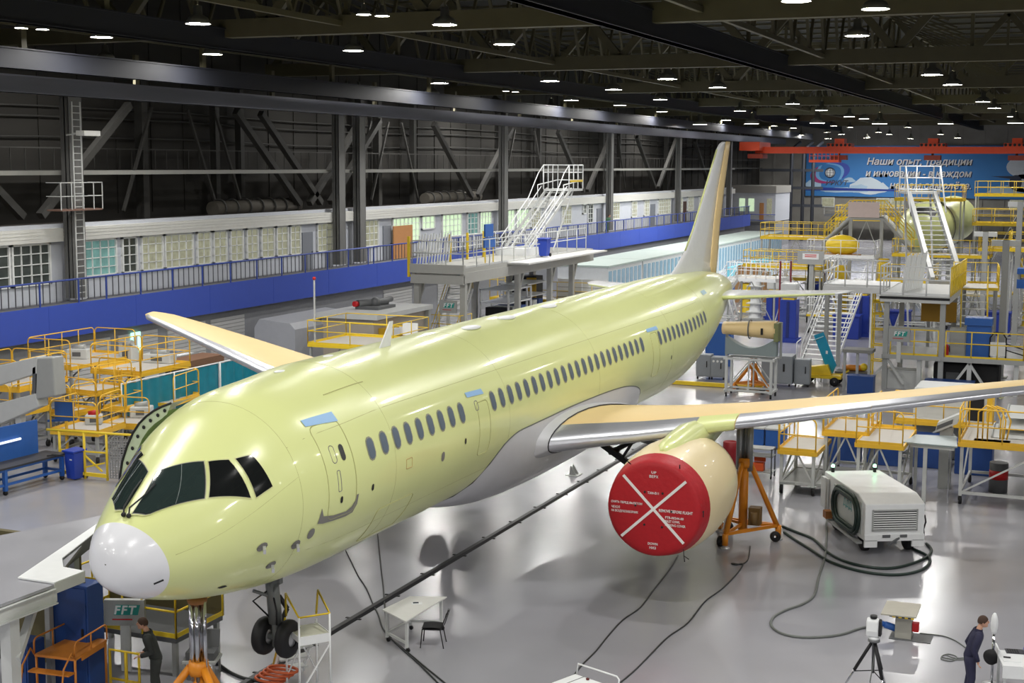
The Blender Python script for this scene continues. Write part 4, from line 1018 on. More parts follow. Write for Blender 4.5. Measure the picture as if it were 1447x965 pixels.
def stair(label, loc, rz, W_, z, run, n, rail=YEL, tread=LGR, side=GRY, z0=0., name='stairs', group=None, rails=True, parent=None, rh=.95):
    """straight flight rising towards +y from the origin"""
    r = parent or root(name, label, 'stairs', (loc[0], loc[1], z0), rz, group)
    for sx in (-1, 1):
        MB().bar((sx*W_/2,0,0), (sx*W_/2,run,z), .05, .22).build('stringer', side, r)
        if rails:
            m = MB(); m.tube([(sx*W_/2,0,.0),(sx*W_/2,0,rh),(sx*W_/2,run,z+rh),(sx*W_/2,run,z)], .024, 6); m.tube([(sx*W_/2,0,rh*.5),(sx*W_/2,run,z+rh*.5)], .02, 5)
            m.tube([(sx*W_/2,run/2,z/2),(sx*W_/2,run/2,z/2+rh)], .02, 5); m.build('handrail', rail, r)
    for i in range(n):
        f = (i+1)/n; MB().box(-W_/2,run*f-run/n*.95,z*f-.04,W_/2,run*f,z*f).build('tread', tread, r)
    return r
GP = 'amber railed platforms by the left workshop'
def pp(px, py, z): return at(px, py, z)
PL = [
 (200,518.5,2.2,2.5,3.4,'fblr','long amber railed platform under the blue fascia, near the teal screen'),
 (118,508,2.45,2.2,4.2,'fbl','amber railed platform under the fascia, next past the grey arm'),
 (22,540,2.2,2.6,3.0,'fblr','amber railed platform behind the upper grey arm'),
 (138,549,1.75,1.8,2.0,'fbr','small amber platform between the long one and the front cage'),
 (125,604,1.15,1.9,1.9,'flr','amber platform with tall front hoop behind the blue panel'),
 (192,596,.95,2.0,1.8,'fl','low pale decked amber platform nearest the open aircraft door'),
 (243,563,1.1,1.3,2.4,'br','amber platform in front of the teal screen'),
 (16,578,1.5,2.0,2.0,'fbr','amber platform between the two grey arm beams'),
 (174,574,1.3,1.0,1.2,'fblr','tiny amber hooped platform left of the teal screen'),
 (103,580,1.25,1.2,1.3,'fbr','tiny amber hooped platform behind the blue board'),
]
for i, (px, py, z, lx, ly, s, lab) in enumerate(PL):
    platform(lab, pp(px, py, z), radians([0,0,4,-6,8,12,10,-4,6,-8][i]), lx, ly, z, s, 'hoop', ORY, group=GP, step=1.0)
for i, (px, py, z, w, d_, h, lab) in enumerate(((178,512,2.2,.7,.5,1.0,'light grey actuator unit standing on the long amber platform'),(222,513,2.2,1.3,.6,.55,'low grey clamp beam on the long amber platform'),(108,507,2.45,.9,.6,.6,'grey actuator unit on the amber platform past the grey arm'),(196,590,.95,.8,.6,.6,'grey box on the low platform nearest the open door'),(128,600,1.15,.6,.5,.5,'dark red and grey fixture on the front hooped platform'))):
    p = at(px, py, z); o = root('actuator_unit', lab, 'unit', (p.x, p.y+.2, z), radians(8*i)); MB().box(-w/2,-d_/2,0,w/2,d_/2,h*.7).build('housing', LGR, o, bevel=.04); MB().cyl((-w*.3,0,h*.7),(w*.3,0,h*.85), .12, n=12).build('drive', RED if i == 4 else GRY, o); MB().box(-w*.2,-d_/2-.02,h*.2,w*.2,-d_/2,h*.5).build('cover_plate', DGR, o)
# yellow ladder cage
lc = at(152, 590, .6); r = root('ladder_cage', 'round amber ladder cage between the amber platforms', 'ladder cage', (lc.x, lc.y+1.2, 0))
m = MB()
for k in range(5): m.tube([(.4*cos(a),.4*sin(a),1.0+.35*k) for a in [2*pi*i/12 for i in range(12)]], .02, 5, True)
m.build('hoops', ORY, r); m = MB()
for a in range(6): m.bar((.4*cos(a),.4*sin(a),0),(.4*cos(a),.4*sin(a),2.45), .03)
m.build('uprights', ORY, r)
# grey arm frame
y_ = 20.6
g = root('positioning_frame', 'light grey C shaped positioning frame at the left edge', 'frame', (at(62,540,y_,1).x, y_, 0))
gx = g.location.x
def A3(px, py): v = at(px, py, y_, 1); return Vector((v.x-gx, 0, v.z))
m = MB(); m.prism([A3(-60,562), A3(-60,530), A3(52,504), A3(52,528)], (0,.5,0)); m.build('upper_beam', LGR, g, bevel=.03)
m = MB(); m.prism([A3(-60,625), A3(-60,585), A3(50,556), A3(55,575)], (0,.5,0)); m.build('lower_beam', LGR, g, bevel=.03)
m = MB(); m.prism([A3(50,565), A3(52,506), A3(74,505), A3(78,560)], (0,.6,0)); hb = m.build('end_block', GRY, g, bevel=.05)
m = MB(); m.prism([A3(45,555), A3(46,520), A3(50,518), A3(50,556)], (0,.4,0)); m.build('clamp_plate', DGR, hb)
MB().bar(A3(-40,600), Vector((A3(-40,600).x,.25,0)), .5, .5).build('pedestal', LGR, g)
MB().bar((A3(20,600).x,.3,0), A3(20,570)+Vector((0,.3,0)), .25, .25).build('pedestal', LGR, g)
# blue workbench, backboard, bin, panel
wb0, wb1 = at(8,700,0), at(88,678,0); d = (wb1-wb0).normalized(); L = (wb1-wb0).length; rz = atan2(d.y, d.x)
wb = root('workbench', 'blue wheeled workbench with dark top and backboard', 'workbench', wb0, rz)
MB().box(-2.2,-.1,.86,L+.15,.85,.92).build('worktop', mat('dark bench mat', srgb(54,54,58), .6), wb)
for x in (-2.1, 0, L):
    for y in (0, .75):
        l = MB().box(x-.06,y-.06,.14,x+.06,y+.06,.86).build('leg', BLU, wb)
        MB().lathe([(-.03,.02),(-.03,.08),(.03,.08),(.03,.02)], (x,y,.08), (1,.4,0), 14).build('castor', BLK, l)
m = MB(); m.box(-2.1,-.03,.3,L,.03,.38); m.box(-2.1,.72,.3,L,.78,.38); m.box(L-.04,0,.3,L+.04,.75,.38); m.box(-2.1,-.05,.78,L,0,.86); m.build('stretcher', BLU, wb)
MB().box(-2.2,.78,.92,L-.25,.85,2.05).build('backboard', BLU, wb)
MB().tube([(-2.0,.72,1.5),(L-1.1,.72,1.55)], .04, 8).build('lamp_tube', mat('tube lamp', srgb(236,240,244), .3, emit=.4), wb)
tl = MB(); tl.tube([(.0,0,.03),(.2,.1,.05),(.45,.0,.04),(.6,.16,.05),(.3,.22,.04),(.1,.1,.06)], .02, 5); o = tl.build('cable_bundle', BLK); o.location = wb0+d*(L-1.0)+Vector((0,.35,.92))
tag(o, 'tangled dark cables on the blue workbench', 'cables')
b0 = at(100, 679, 0); bn = root('wheelie_bin', 'blue plastic wheelie bin beside the blue workbench', 'bin', (b0.x, b0.y+.25, 0), radians(-8))
def bin_parts(r, mm):
    m = MB(); m.grid([[(s*x, s*y, z) for x, y in ((-.24,-.26),(.24,-.26),(.24,.26),(-.24,.26))] for z, s in ((.05,.8),(.95,1.0))], True, False); m.f.append((0,1,2,3)); m.s.append(False)
    m.build('body', mm, r); m = MB(); m.prism([(-.28,-.32,.95),(.28,-.32,.95),(.28,-.05,1.06),(.28,.3,1.0),(.28,.3,.95)] if 0 else [(-.28,-.32,.96),(.28,-.32,.96),(.28,.3,.98),(-.28,.3,.98)], (0,0,.07)); m.build('lid', mm, r, bevel=.02)
    for sx in (-1,1): MB().lathe([(-.03,.02),(-.03,.1),(.03,.1),(.03,.02)], (sx*.22,.24,.1), (1,0,0), 14).build('wheel', BLK, r)
BINB = mat('blue bin plastic', srgb(40,70,176), .4)
bin_parts(bn, BINB)
MB().box(.02,-.262,.7,.12,-.245,.74).build('label', WHT, bn)
q = at(64, 602, 1.5); bp = root('display_board', 'blue board on a tilting arm above the workbench', 'board', (q.x, q.y+1.0, 0))
MB().box(-.42,0,1.55,.42,.05,2.25).build('panel', BLU, bp); MB().bar((-.8,.08,1.45),(.45,.08,1.6), .08).build('arm', BLU, bp); MB().bar((0,.1,0),(0,.1,1.6), .08).build('post', ORY, bp)
# yellow barrier with mesh panel
z0 = at(152, 679, 0); e1 = at(60, 690, 0); ba = root('mesh_barrier', 'yellow tube barrier with wire mesh panel by the open door', 'barrier', z0, 0)
d2 = Vector((-.96,-.1,0)); 
m = MB(); m.tube([d2*2.4+Vector((0,0,1.62)), Vector((0,0,1.62)), Vector((1.6,.3,1.6))], .045, 7); m.build('top_rail', YEL, ba)
for k in (0, .9, 1.9): MB().tube([d2*k, d2*k+Vector((0,0,1.62))], .045, 7).build('post', YEL, ba)
m = MB(); m.bar(d2*2.0+Vector((0,0,.2)), Vector((0,0,.15)), .08, .12); m.bar(d2*1.9+Vector((0,0,.95)), Vector((0,0,.95)), .05); m.bar(d2*1.0+Vector((0,0,.9)), d2*.2+Vector((0,0,.3)), .05); m.bar(d2*.9+Vector((0,0,.4)), d2*.1+Vector((0,0,.6)), .05); m.build('lower_frame', YEL, ba)
m = MB(); 
for i in range(12): x = .12+i*.09; m.bar((x,.03*i,.1),(x,.03*i,1.5), .035)
for i in range(15): m.bar((.1,0,.1+i*.09),(1.15,.33,.1+i*.09), .035)
m.build('mesh_panel', mat('mesh wire', srgb(150,150,148), .5), ba)
# teal screens
for px0, px1, lab in ((172,246,'teal curtain screen section beside the amber platforms'),(247,310,'teal curtain screen section with white posts, middle one'),(312,372,'teal curtain screen section nearest the far wing')):
    a, b = at(px0, 560, -19.8, 0), at(px1, 560, -19.8, 0)
    s = root('curtain_screen', lab, 'screen', (-19.8, a.y, 0)); L = b.y-a.y
    rows = [[(.05*sin(j*1.9), L*j/16, z) for j in range(17)] for z in (.15, 2.15)]
    MB().grid(rows).build('curtain', TEA, s)
    m = MB(); m.tube([(0,0,0),(0,0,2.2),(0,L,2.2),(0,L,0)], .035, 6); m.build('frame', WHT, s)
# stack of planks and grille behind
q = at(275, 517, 1.9); o = root('plank_stack', 'stack of brown planks behind the teal screen', 'planks', (q.x-1.5, q.y+2, 0))
for i in range(5): MB().box(-.6+.1*(i%2),-1.6,1.6+.07*i,.6,1.6,1.66+.07*i).build('plank', mat('brown plank', srgb(140,104,80), .8), o)
MB().box(-.5,-1.4,0,.5,1.4,1.6).build('trestle', DGR, o)
q = at(228, 512, 1.9); o = root('roller_rack', 'grey roller rack beside the brown planks', 'rack', (q.x-1.0, q.y+2, 0))
for i in range(9): MB().cyl((-.7,-1+.25*i,1.9),(.7,-1+.25*i,1.9), .06, n=8).build('roller', ALU, o)
m = MB(); m.box(-.75,-1.2,1.75,-.68,1.2,1.95); m.box(.68,-1.2,1.75,.75,1.2,1.95)
for x in (-.7,.7):
    for y in (-1.1,1.1): m.box(x-.04,y-.04,0,x+.04,y+.04,1.8)
m.build('frame', GRY, o)
# exit sign panel
q = at(192, 484, -27.4, 0); o = MB().box(-.02,-.35,-.5,.02,.35,.5).build('exit_sign', mat('lit green sign', srgb(150,220,190), .4, emit=.8)); o.location = q
tag(o, 'pale green lit exit sign below the blue fascia', 'sign')
MB().box(.021,-.2,-.3,.024,.1,.3).build('pictogram', WHT, o)
# column ladder with cage and floodlight
cl = root('column_ladder', 'steel ladder with caged landing climbing the gallery column', 'ladder', (-28.0, 33.6, 4.5))
m = MB()
for s in (-.28, .28): m.bar((.0,s,0),(-.0,s,8.9), .05)
m.build('side_rails', LGR, cl); m = MB()
for i in range(30): m.bar((0,-.28,.3*i),(0,.28,.3*i), .03)
m.build('rungs', LGR, cl)
MB().box(-.2,-1.9,4.05,.6,.9,4.12).build('landing', mat('rusty landing', srgb(120,92,80), .7), cl)
m = MB()
for y in (-1.9,-1.2,-.4,.3,.9): m.bar((.6,y,4.1),(.6,y,5.3), .035)
for z in (4.7, 5.3): m.bar((.6,-1.9,z),(.6,.9,z), .035); m.bar((-.2,-1.9,z),(.6,-1.9,z), .035); m.bar((-.2,.9,z),(.6,.9,z), .035)
m.build('cage_rail', LGR, cl)
fl = root('floodlight', 'flat floodlight on a bracket at the ladder column', 'floodlight', at(124,188,-27.0,0))
MB().box(-.2,-.55,-.12,.25,.55,.1).build('housing', mat('floodlight body', srgb(200,200,196), .4), fl); MB().bar((-.7,-.6,-.1),(0,-.3,0), .06).build('bracket', GRY, fl)
MB().box(-.15,-.5,-.135,.2,.5,-.12).build('lens', mat('dim lens', srgb(220,220,215), .3), fl)
# ribbed duct on the gallery roof
for px0, px1, py, lab in ((600,675,274,'ribbed duct lying on the gallery roof behind the rolling stairs'),(300,420,291,'long pipe bundle lying on the gallery roof near the ladder column')):
    a, b = at(px0, py, -31.5, 0), at(px1, py, -31.5, 0); o = root('roof_duct', lab, 'duct', (-31.5, a.y, 7.68)); L = b.y-a.y
    MB().cyl((0,0,.45),(0,L,.45), .42, n=16).build('duct', mat('lagging', srgb(84,80,72), .8), o)
    for i in range(7): y = L*(i+.5)/7; MB().tube([(.5*cos(t),y,.45+.5*sin(t)) for t in [2*pi*k/14 for k in range(14)]], .06, 5, True).build('rib', BRC, o)
# ------------------------------------------------------------------ middle background, left of the fuselage top
GBX = mat('grey tarpaulin', srgb(168,170,176), .6)
for px0, px1, pyt, x, lab in ((388,480,456,-23.8,'grey covered box before the roller shutters under the gallery'),):
    a, b = at(px0, 470, x, 0), at(px1, 470, x, 0); zt = at(px0, pyt, x, 0).z; o = root('covered_box', lab, 'box', (x, (a.y+b.y)/2, 0)); L = b.y-a.y
    MB().box(-1.2,-L/2,0,1.2,L/2,zt-.3).build('body', GBX, o)
    MB().prism([(-1.2,-L/2,zt-.3),(1.2,-L/2,zt-.3),(.9,-L/2,zt),(-.9,-L/2,zt+.15)], (0,L,0)).build('lid', GBX, o)
# machine with yellow guard
mc = root('drilling_machine', 'beige boxy machine with yellow guard plate and motor on top', 'machine', (-21.2, 49.2, -.4))
MBG = mat('beige machine paint', srgb(176,166,152), .5)
MB().box(-1.5,-3.2,.4,1.6,2.8,3.1).build('body', MBG, mc)
MB().box(-1.7,-3.4,3.1,1.9,3.2,3.35).build('top_slab', LGR, mc)
m = MB(); m.cyl((-.6,-.9,3.62),(.2,.9,3.62), .22); m.cyl((0,.2,3.62),(0,1.8,3.7), .16); m.ball((0,0,3.65), .3); m.box(-.7,-1,3.35,.7,1,3.5); m.build('motor', DGR, mc)
MB().cyl((-.68,-1.15,3.64),(-.6,-.9,3.62), .15).build('motor_cap', RED, mc)
MB().box(1.6,-2.7,.6,2.2,-.5,2.6).build('guard_plate', mat('ochre guard', srgb(206,164,34), .5), mc)
for ya in (-2.6, -1.5): MB().box(2.2,ya,2.25,2.45,ya+.7,2.6).build('lamp_unit', WHT, mc)
MB().bar((1.7,2.9,.4),(1.7,2.9,3.1), .3).build('column', GRY, mc)
# yellow railed deck before the machine
dk = platform('yellow railed deck in front of the beige machine', ((at(435,487,38,1).x+at(556,495,38,1).x)/2, 39.8), 0, at(556,495,38,1).x-at(435,487,38,1).x, 3.6, at(500,490,38,1).z, 'fblr', 'post', YEL, group=None, castors=False, step=2.0)
mst = MB().bar((-1.9,-1.7,2.4),(-1.9,-1.7,5.4), .06).build('mast', LGR, dk); MB().ball((-1.9,-1.7,5.45), .09, 8).build('mast_lamp', RED, dk)
MB().box(.9,1.7,2.6,1.7,1.76,3.2).build('notice', WHT, dk)
o = root('curtain_screen', 'teal curtain screen below the yellow railed deck', 'screen', (-16.8, 37, 0))
MB().grid([[(.05*sin(j*1.7), 7*j/16, z) for j in range(17)] for z in (.2, 1.75)]).build('curtain', TEA, o); MB().tube([(0,0,0),(0,0,1.8),(0,7,1.8),(0,7,0)], .035, 6).build('frame', WHT, o)
m = MB(); m.box(.06,3.0,.9,.08,3.6,1.5); m.box(.06,1.2,.8,.08,1.7,1.4); m.build('posted_sheet', WHT, o)
# grey two level gantry platform
GPL = mat('gantry grey', srgb(178,178,172), .5)
gp = root('gantry_platform', 'grey gantry platform with white rails standing behind the fuselage', 'platform', (-20.0, 65.4, 0))
MB().box(-1.4,-11.4,4.6,1.8,10.5,4.85).build('deck', GPL, gp)
m = MB(); m.box(-1.45,-11.4,4.0,-1.2,10.5,4.6); m.box(1.6,-11.4,4.0,1.85,10.5,4.6); m.box(-1.45,-11.5,3.95,1.85,-11.3,4.45); m.box(-1.5,-11.55,4.55,1.9,-11.3,5.05); m.build('girder', GPL, gp)
for y in (-11, -3, 2.5, 6.6):
    for x in (-1.25, 1.65):
        MB().box(x-.16,y-.16,0,x+.16,y+.16,4.0).prism([(x-.12,y+.1,3.1),(x+.12,y+.1,3.1),(x+.12,y+.7,4.0),(x-.12,y+.7,4.0)], (0,.2,0)).build('leg', GPL, gp)
rail_mb((1.8,-11.4,4.85),(1.8,9.0,4.85), 1.5, 'post', 1.8, .035).build('guard_rail', LGR, gp)
rail_mb((-1.4,-11.4,4.85),(1.8,-11.4,4.85), 1.5, 'post', 1.2, .035).build('guard_rail', LGR, gp)
rail_mb((-1.4,-11.4,4.85),(-1.4,4,4.85), 1.5, 'post', 1.8, .035).build('guard_rail', LGR, gp)
MB().bar((-1.55,-11.5,4.3),(-1.55,-11.5,6.6), .14).build('corner_post', YEL, gp)
for y in (-6.5, -4, -1.5): MB().bar((-1.3,y,4.85),(-1.3,y,6.5), .12).build('corner_post', YEL, gp)
m = MB(); m.box(1.8,-5,4.72,3.2,9.5,4.82); m.build('side_wing', mat('white deck sheet', srgb(224,224,220), .5), gp)
rk = root('profile_rack', 'rack of upright white profiles on the gantry platform', 'rack', (-20.4, 56.6, 4.85))
for i in range(12): MB().bar((-1.2+.05*i,-1.6+.28*i,0),(-1.0+.05*i,-1.6+.28*i,1.75+.05*(i%3)), .07).build('profile', WHT, rk)
bb = root('flip_board', 'blue display board on the gantry platform', 'board', (-19.0, 59.5, 4.85))
MB().box(-.05,-.8,.9,.05,.8,1.5).build('panel', BLU, bb); MB().box(-.05,-.7,1.55,.05,.5,2.3).build('panel', BLU, bb); MB().bar((0,-.6,0),(0,-.6,2.2), .06).bar((0,.6,0),(0,.6,1.5), .06).build('stand', YEL, bb)
bn2 = root('wheelie_bin', 'blue bin standing at the foot of the white rolling stairs', 'bin', (-18.0, 66.0, 4.85)); bin_parts(bn2, BINB); bn2.scale = (1.3,1.3,1.15)
# tall white rolling stairs
def cage_stairs_top(): pass
ts = root('rolling_stairs', 'tall white rolling stairs rising above the gantry platform', 'stairs', (-20.4, 66.5, 4.85))
S1 = Vector((0, 8.4, 4.75))
for x in (-.9, -.45, .45, .9): MB().bar((x,0,0),(x,S1.y,S1.z-.6), .09, .2).build('stringer', LGR, ts)
for i in range(16): f = (i+1)/17; MB().box(-.7,S1.y*f-.2,(S1.z-.6)*f-.03,.7,S1.y*f+.1,(S1.z-.6)*f).build('tread', LGR, ts)
for x in (-.95, .95):
    m = MB(); m.tube([(x,0,1.0),(x,S1.y*.6,S1.z*.55+1.0),(x,S1.y-1.6,S1.z*.85+1.2),(x,S1.y-.6,S1.z+1.05)], .04, 6); m.tube([(x,.2,.5),(x,S1.y-1,S1.z*.85+.3)], .035, 6)
    for k in (.2,.4,.6,.8): m.tube([(x,S1.y*k,S1.z*k*.9),(x,S1.y*k,S1.z*k*.9+1.05)], .03, 5)
    m.build('handrail', WHT, ts)
m = MB(); zt_ = S1.z
for x in (-.95,.95):
    m.tube([(x,S1.y-.6,zt_-.6),(x,S1.y-.6,zt_+1.05),(x,S1.y+2.2,zt_+1.05),(x,S1.y+2.2,zt_-.6)], .045, 6)
    for z in (0,.55): m.tube([(x,S1.y-1.6,zt_+z-.3) if z == 0 else (x,S1.y-.6,zt_+z),(x,S1.y+2.2,zt_+z)], .04, 6)
    for y in (.3,1.2): m.tube([(x,S1.y+y,zt_-.6),(x,S1.y+y,zt_+1.05)], .035, 6)
for z in (0,.55,1.05): m.tube([(-.95,S1.y+2.2,zt_+z),(.95,S1.y+2.2,zt_+z)], .04, 6)
m.build('top_cage', WHT, ts); MB().box(-.95,S1.y-.6,zt_-.75,.95,S1.y+2.2,zt_-.6).build('landing', LGR, ts); MB().box(.93,S1.y-.3,zt_-.12,.99,S1.y+2.1,zt_+.02).build('kick_strip', YEL, ts)
MB().box(-1.1,-.3,0,1.1,2.2,.45).build('base', WHT, ts)
for x in (-.8,.8): MB().bar((x,S1.y+.6,zt_-.7),(x,S1.y-3.2,0), .09).build('strut', LGR, ts)
# under the gantry: white steps, FFT panel and shelving
st2 = stair('white steps under the grey gantry platform', (-20.3, 55.6), radians(4), 1.5, 3.3, 3.2, 11, YEL, WHT, LGR)
fft_panel((-19.25, 54.2, 2.3), radians(4), 1.05, .7, label='grey FFT control panel under the gantry platform')
platform('low yellow railed walkway under the gantry platform', (-19.6, 54.6), 0, 2.6, 1.6, 1.1, 'fr', 'post', YEL, castors=False, step=1.3)
for i, (x, y, lab) in enumerate(((-19.8,64,'white shelving unit behind the steps under the gantry'),(-20.4,68.5,'white shelving unit past the gantry legs'))):
    s = root('shelving', lab, 'shelving', (x, y, 0))
    for z in (.3, 1.2, 2.1, 2.9): MB().box(-1.0,-1.9,z,1.0,1.9,z+.07).build('shelf', WHT, s)
    for a in (-.95,.95):
        for b in (-1.85,1.85): MB().box(a-.05,b-.05,0,a+.05,b+.05,3.0).build('upright', WHT, s)
    for j, (mm, w) in enumerate(((NAV,.8),(TEA,1.0),(LGR,1.1))):
        m = MB().box(-.8,-1.6+1.05*j,.37,.8,-1.6+1.05*j+w*.8,.95); m.build('tote', mm, s); MB().box(-.8,-1.4+1.0*j,1.27,.8,-1.4+1.0*j+w*.7,1.8).build('tote', [BLK,WHT,NAV][j], s)
xa, xb, zq = at(692,424,73,1).x, at(886,424,73,1).x, at(790,426,73,1).z
platform('yellow railed deck behind the fuselage crown past the gantry legs', ((xa+xb)/2, 74.4), 0, xb-xa, 2.8, zq, 'flr', 'post', YEL, castors=False, step=1.3, h=1.35)
o = root('wall_panels', 'white panels with grey seams behind the yellow railed deck', 'panels', (0, 76.4, 0)); x0 = at(788,424,76.4,1).x
for i in range(4): MB().box(x0+i*.95,-.05,0,x0+i*.95+.9,0,zq+1.3).build('panel', WHT, o)
for i in range(3): MB().box(x0,-.07,zq+.35*i,x0+3.75,-.05,zq+.35*i+.04).build('seam', GRY, o)
cbz = root('tool_cabinet', 'black tool cabinet with ochre door before the yellow railed deck', 'cabinet', (at(745,420,71,1).x, 71, 0)); MB().box(-.9,-.6,0,.9,.6,3.2).build('body', BLK, cbz); MB().box(.2,-.65,.2,.9,-.6,3.1).build('door', mat('ochre guard', srgb(206,164,34), .5), cbz)
# long white cabins
CW = mat('cabin white', srgb(222,226,226), .5); CB = mat('cabin pale blue glass', srgb(150,186,208), .2, noise=.15)
ycab = 86.0
names = ['nearest the gantry platform','second from the gantry','third from the gantry','fourth from the gantry behind the fin','last before the far wall']
for i in range(5):
    L = [9,12,13,14,16][i]; c = root('office_cabin', 'long white cabin under the gallery, '+names[i], 'cabin', (-22.5, ycab, 0)); 
    MB().box(-2.2,0,0,2.0,L-.3,2.75).build('body', CW, c); MB().box(-2.3,-.1,2.75,2.1,L-.2,2.9).build('roof', mat('cabin roof', srgb(176,190,184), .6), c)
    n = int(L/1.1)
    for j in range(n): MB().box(2.0,.15+j*(L-.4)/n,.25,2.05,.15+(j+.62)*(L-.4)/n,2.45).build('window', CB, c)
    ycab += L
cy = root('cyan_barrier', 'low cyan barrier before the far white cabins', 'barrier', (-17.5, 112, 0)); 
for i in range(8): MB().box(-.1,i*2.4,0,.1,i*2.4+2.3,1.2).build('panel', mat('cyan panel', srgb(120,206,226), .4), cy)
for i, (x, y, w, l, h, mm, nm, lab) in enumerate(((-16.5,84,2.0,6,1.0,WHT,'pallet_table','white topped table beside the nearest cabin'),(-14.6,90,1.2,1.6,1.9,BLU,'tool_locker','blue locker standing by the white cabins'),(-14.2,96,1.6,8,1.1,LGR,'parts_rack','low grey rack with blue trays before the cabins'))):
    o = root(nm, lab, nm.split('_')[1], (x,y,0)); MB().box(-w/2,-l/2,h-.12,w/2,l/2,h).build('top', mm, o)
    for a in (-1,1):
        for b in (-1,1): MB().box(a*w*.45-.05,b*l*.45-.05,0,a*w*.45+.05,b*l*.45+.05,h).build('leg', LGR, o)
    MB().box(-w*.4,-l*.4,.3,w*.4,l*.4,h-.2).build('tray', [NAV,BLU,BLU][i], o)
MB().box(-2.6,-.1,-.1,2.6,.1,.1)
# ------------------------------------------------------------------ right hand platforms before the wing
RG = 'amber railed platforms beside the white power unit'
pa = platform('lowest amber step of the platform row behind the engine jack', (6.15, 28.3), 0, 1.25, 2.6, 1.45, 'fl', 'hoop', ORY, leg=LGR, group=RG, step=.8)
pb_ = platform('raised amber platform between the low step and the grey bridge plate', (7.45, 29.8), 0, 1.5, 2.8, 1.9, 'flr', 'hoop', ORY, leg=LGR, group=RG, step=.8)
pc_ = platform('amber platform directly behind the white power unit', (8.75, 28.6), 0, 1.5, 3.2, 1.88, 'fb', 'hoop', ORY, leg=LGR, group=RG, step=.8)
tb_ = root('base_trolley', 'low pale steel base trolley under the amber step', 'trolley', (6.9, 28.2, 0))
MB().prism([(-1.3,-1.2,.32),(.2,-1.0,.32),(.6,-.5,.32),(1.8,-.5,.32),(1.8,2.0,.32),(-1.3,2.0,.32)], (0,0,.08)).build('deck', GRY, tb_)
for x, y in ((-1.25,-1.1),(1.7,-.4),(-1.25,1.9),(1.7,1.9)): MB().lathe([(-.05,.03),(-.05,.16),(.05,.16),(.05,.03)], (x,y,.16), (1,.2,0), 14).build('castor', BLK, tb_)
br = root('bridge_plate', 'grey bridge plate resting on a single post beside the amber platform', 'bridge', (10.1, 28.6, 0))
MB().prism([(-.7,-.9,1.86),(1.0,-1.2,1.9),(.8,.6,1.9),(-.5,.6,1.86)], (0,0,.05)).build('plate', mat('galvanised plate', srgb(160,172,174), .35, .4), br)
MB().box(-.06,-.9,0,.06,-.78,1.86).build('post', LGR, br); MB().bar((-.5,-.8,1.8),(.9,-1.1,1.84), .06, .1).build('edge_bar', LGR, br); MB().bar((.75,-1.0,.1),(.75,-1.0,1.86), .03).build('rod', CHR, br)
MB().box(-.5,.5,0,-.4,.6,1.86).build('post', LGR, br)
dsk = root('control_desk', 'pale tilted control desk between the two amber platforms', 'desk', (10.5, 30.0, 1.5)); 
MB().prism([(-.35,-.2,.4),(.35,-.2,.75),(.35,.3,.75),(-.35,.3,.4)], (.08,0,.34)).build('console', LGR, dsk); MB().box(-.2,-.1,-1.5,.2,.2,.6).build('pedestal', GRY, dsk); MB().prism([(-.3,-.21,.5),(.2,-.21,.75),(.22,-.21,.9),(-.28,-.21,.65)], (0,.008,0)).build('display', DGR, dsk)
pB = platform('wide amber railed platform at the right edge with white covers on top', (13.7, 29.6), 0, 5.2, 3.6, 2.0, 'fl', 'hoop', ORY, leg=LGR, group=RG, step=1.3)
for i in range(3):
    z = [2.02,2.3,2.62][i]; o = root('cover_shell', ['lower pale curved cover shell lying on the right edge platform','middle pale cover shell stacked on the right edge platform','top pale cover shell stacked on the right edge platform'][i], 'cover', (14.2, 30.2+.2*i, z))
    rows = [[(x, -1.1+2.2*j/12, .24*sin(pi*j/12)) for j in range(13)] for x in (-2.2+.2*i, 2.2)]
    MB().grid(rows).build('shell', LGR, o); MB().tube([rows[0][j] for j in range(13)], .04, 5).build('rim', GRY, o)
cg = root('ladder_hoops', 'curved amber ladder hoops at the corner of the right edge platform', 'hoops', (11.6, 28.6, 2.0))
for k in range(3): MB().tube([(.15*k,0,0),(.15*k,0,.9),(.25+.15*k,-.15,1.15),(.55+.15*k,-.2,1.05),(.7+.15*k,-.2,.7),(.7+.1*k,-.2,.1)], .026, 6).build('hoop', ORY, cg)
MB().box(-.1,-.4,-.06,1.0,.2,0).build('foot_plate', ORY, cg)
wp = root('waste_drum', 'dark drum with red band under the right edge platform', 'drum', (12.2, 30.2, 0))
MB().cyl((0,0,0),(0,0,1.0), .3, n=20).build('drum', DGR, wp); MB().cyl((0,0,.45),(0,0,.75), .305, n=20).build('band', RED, wp)
for i, (x, y, lab) in enumerate(((6.6,33.2,'blue crate under the raised amber platform'),(8.0,33.4,'blue crate behind the amber platform by the power unit'),(9.6,33.6,'blue crate behind the grey bridge plate'),(11.2,33.0,'blue crate between the bridge plate and right edge platform'))):
    o = root('crate', lab, 'crate', (x,y,0), 0, 'blue crates behind the amber platforms'); MB().box(-.62,-.5,0,.62,.5,1.05).build('body', NAV, o, bevel=.03); MB().box(-.65,-.53,1.05,.65,.53,1.12).build('lid', NAV, o)
m_ = root('white_machine', 'white machine with dark grille beyond the grey bridge plate', 'machine', (10.2, 36.0, 0))
MB().box(-1.4,-1,0,1.4,1,2.6).build('housing', LGR, m_, bevel=.1); MB().box(.55,-1.02,1.5,1.1,-1,2.4).build('grille', BLK, m_); MB().box(1.2,-1.03,1.4,1.4,-.9,2.5).build('edge_trim', ORY, m_)
platform('yellow railed walkway before the white machine', (10.0, 34.6), 0, 3.4, 1.2, 1.5, 'f', 'post', ORY, leg=LGR, castors=False, step=1.7)
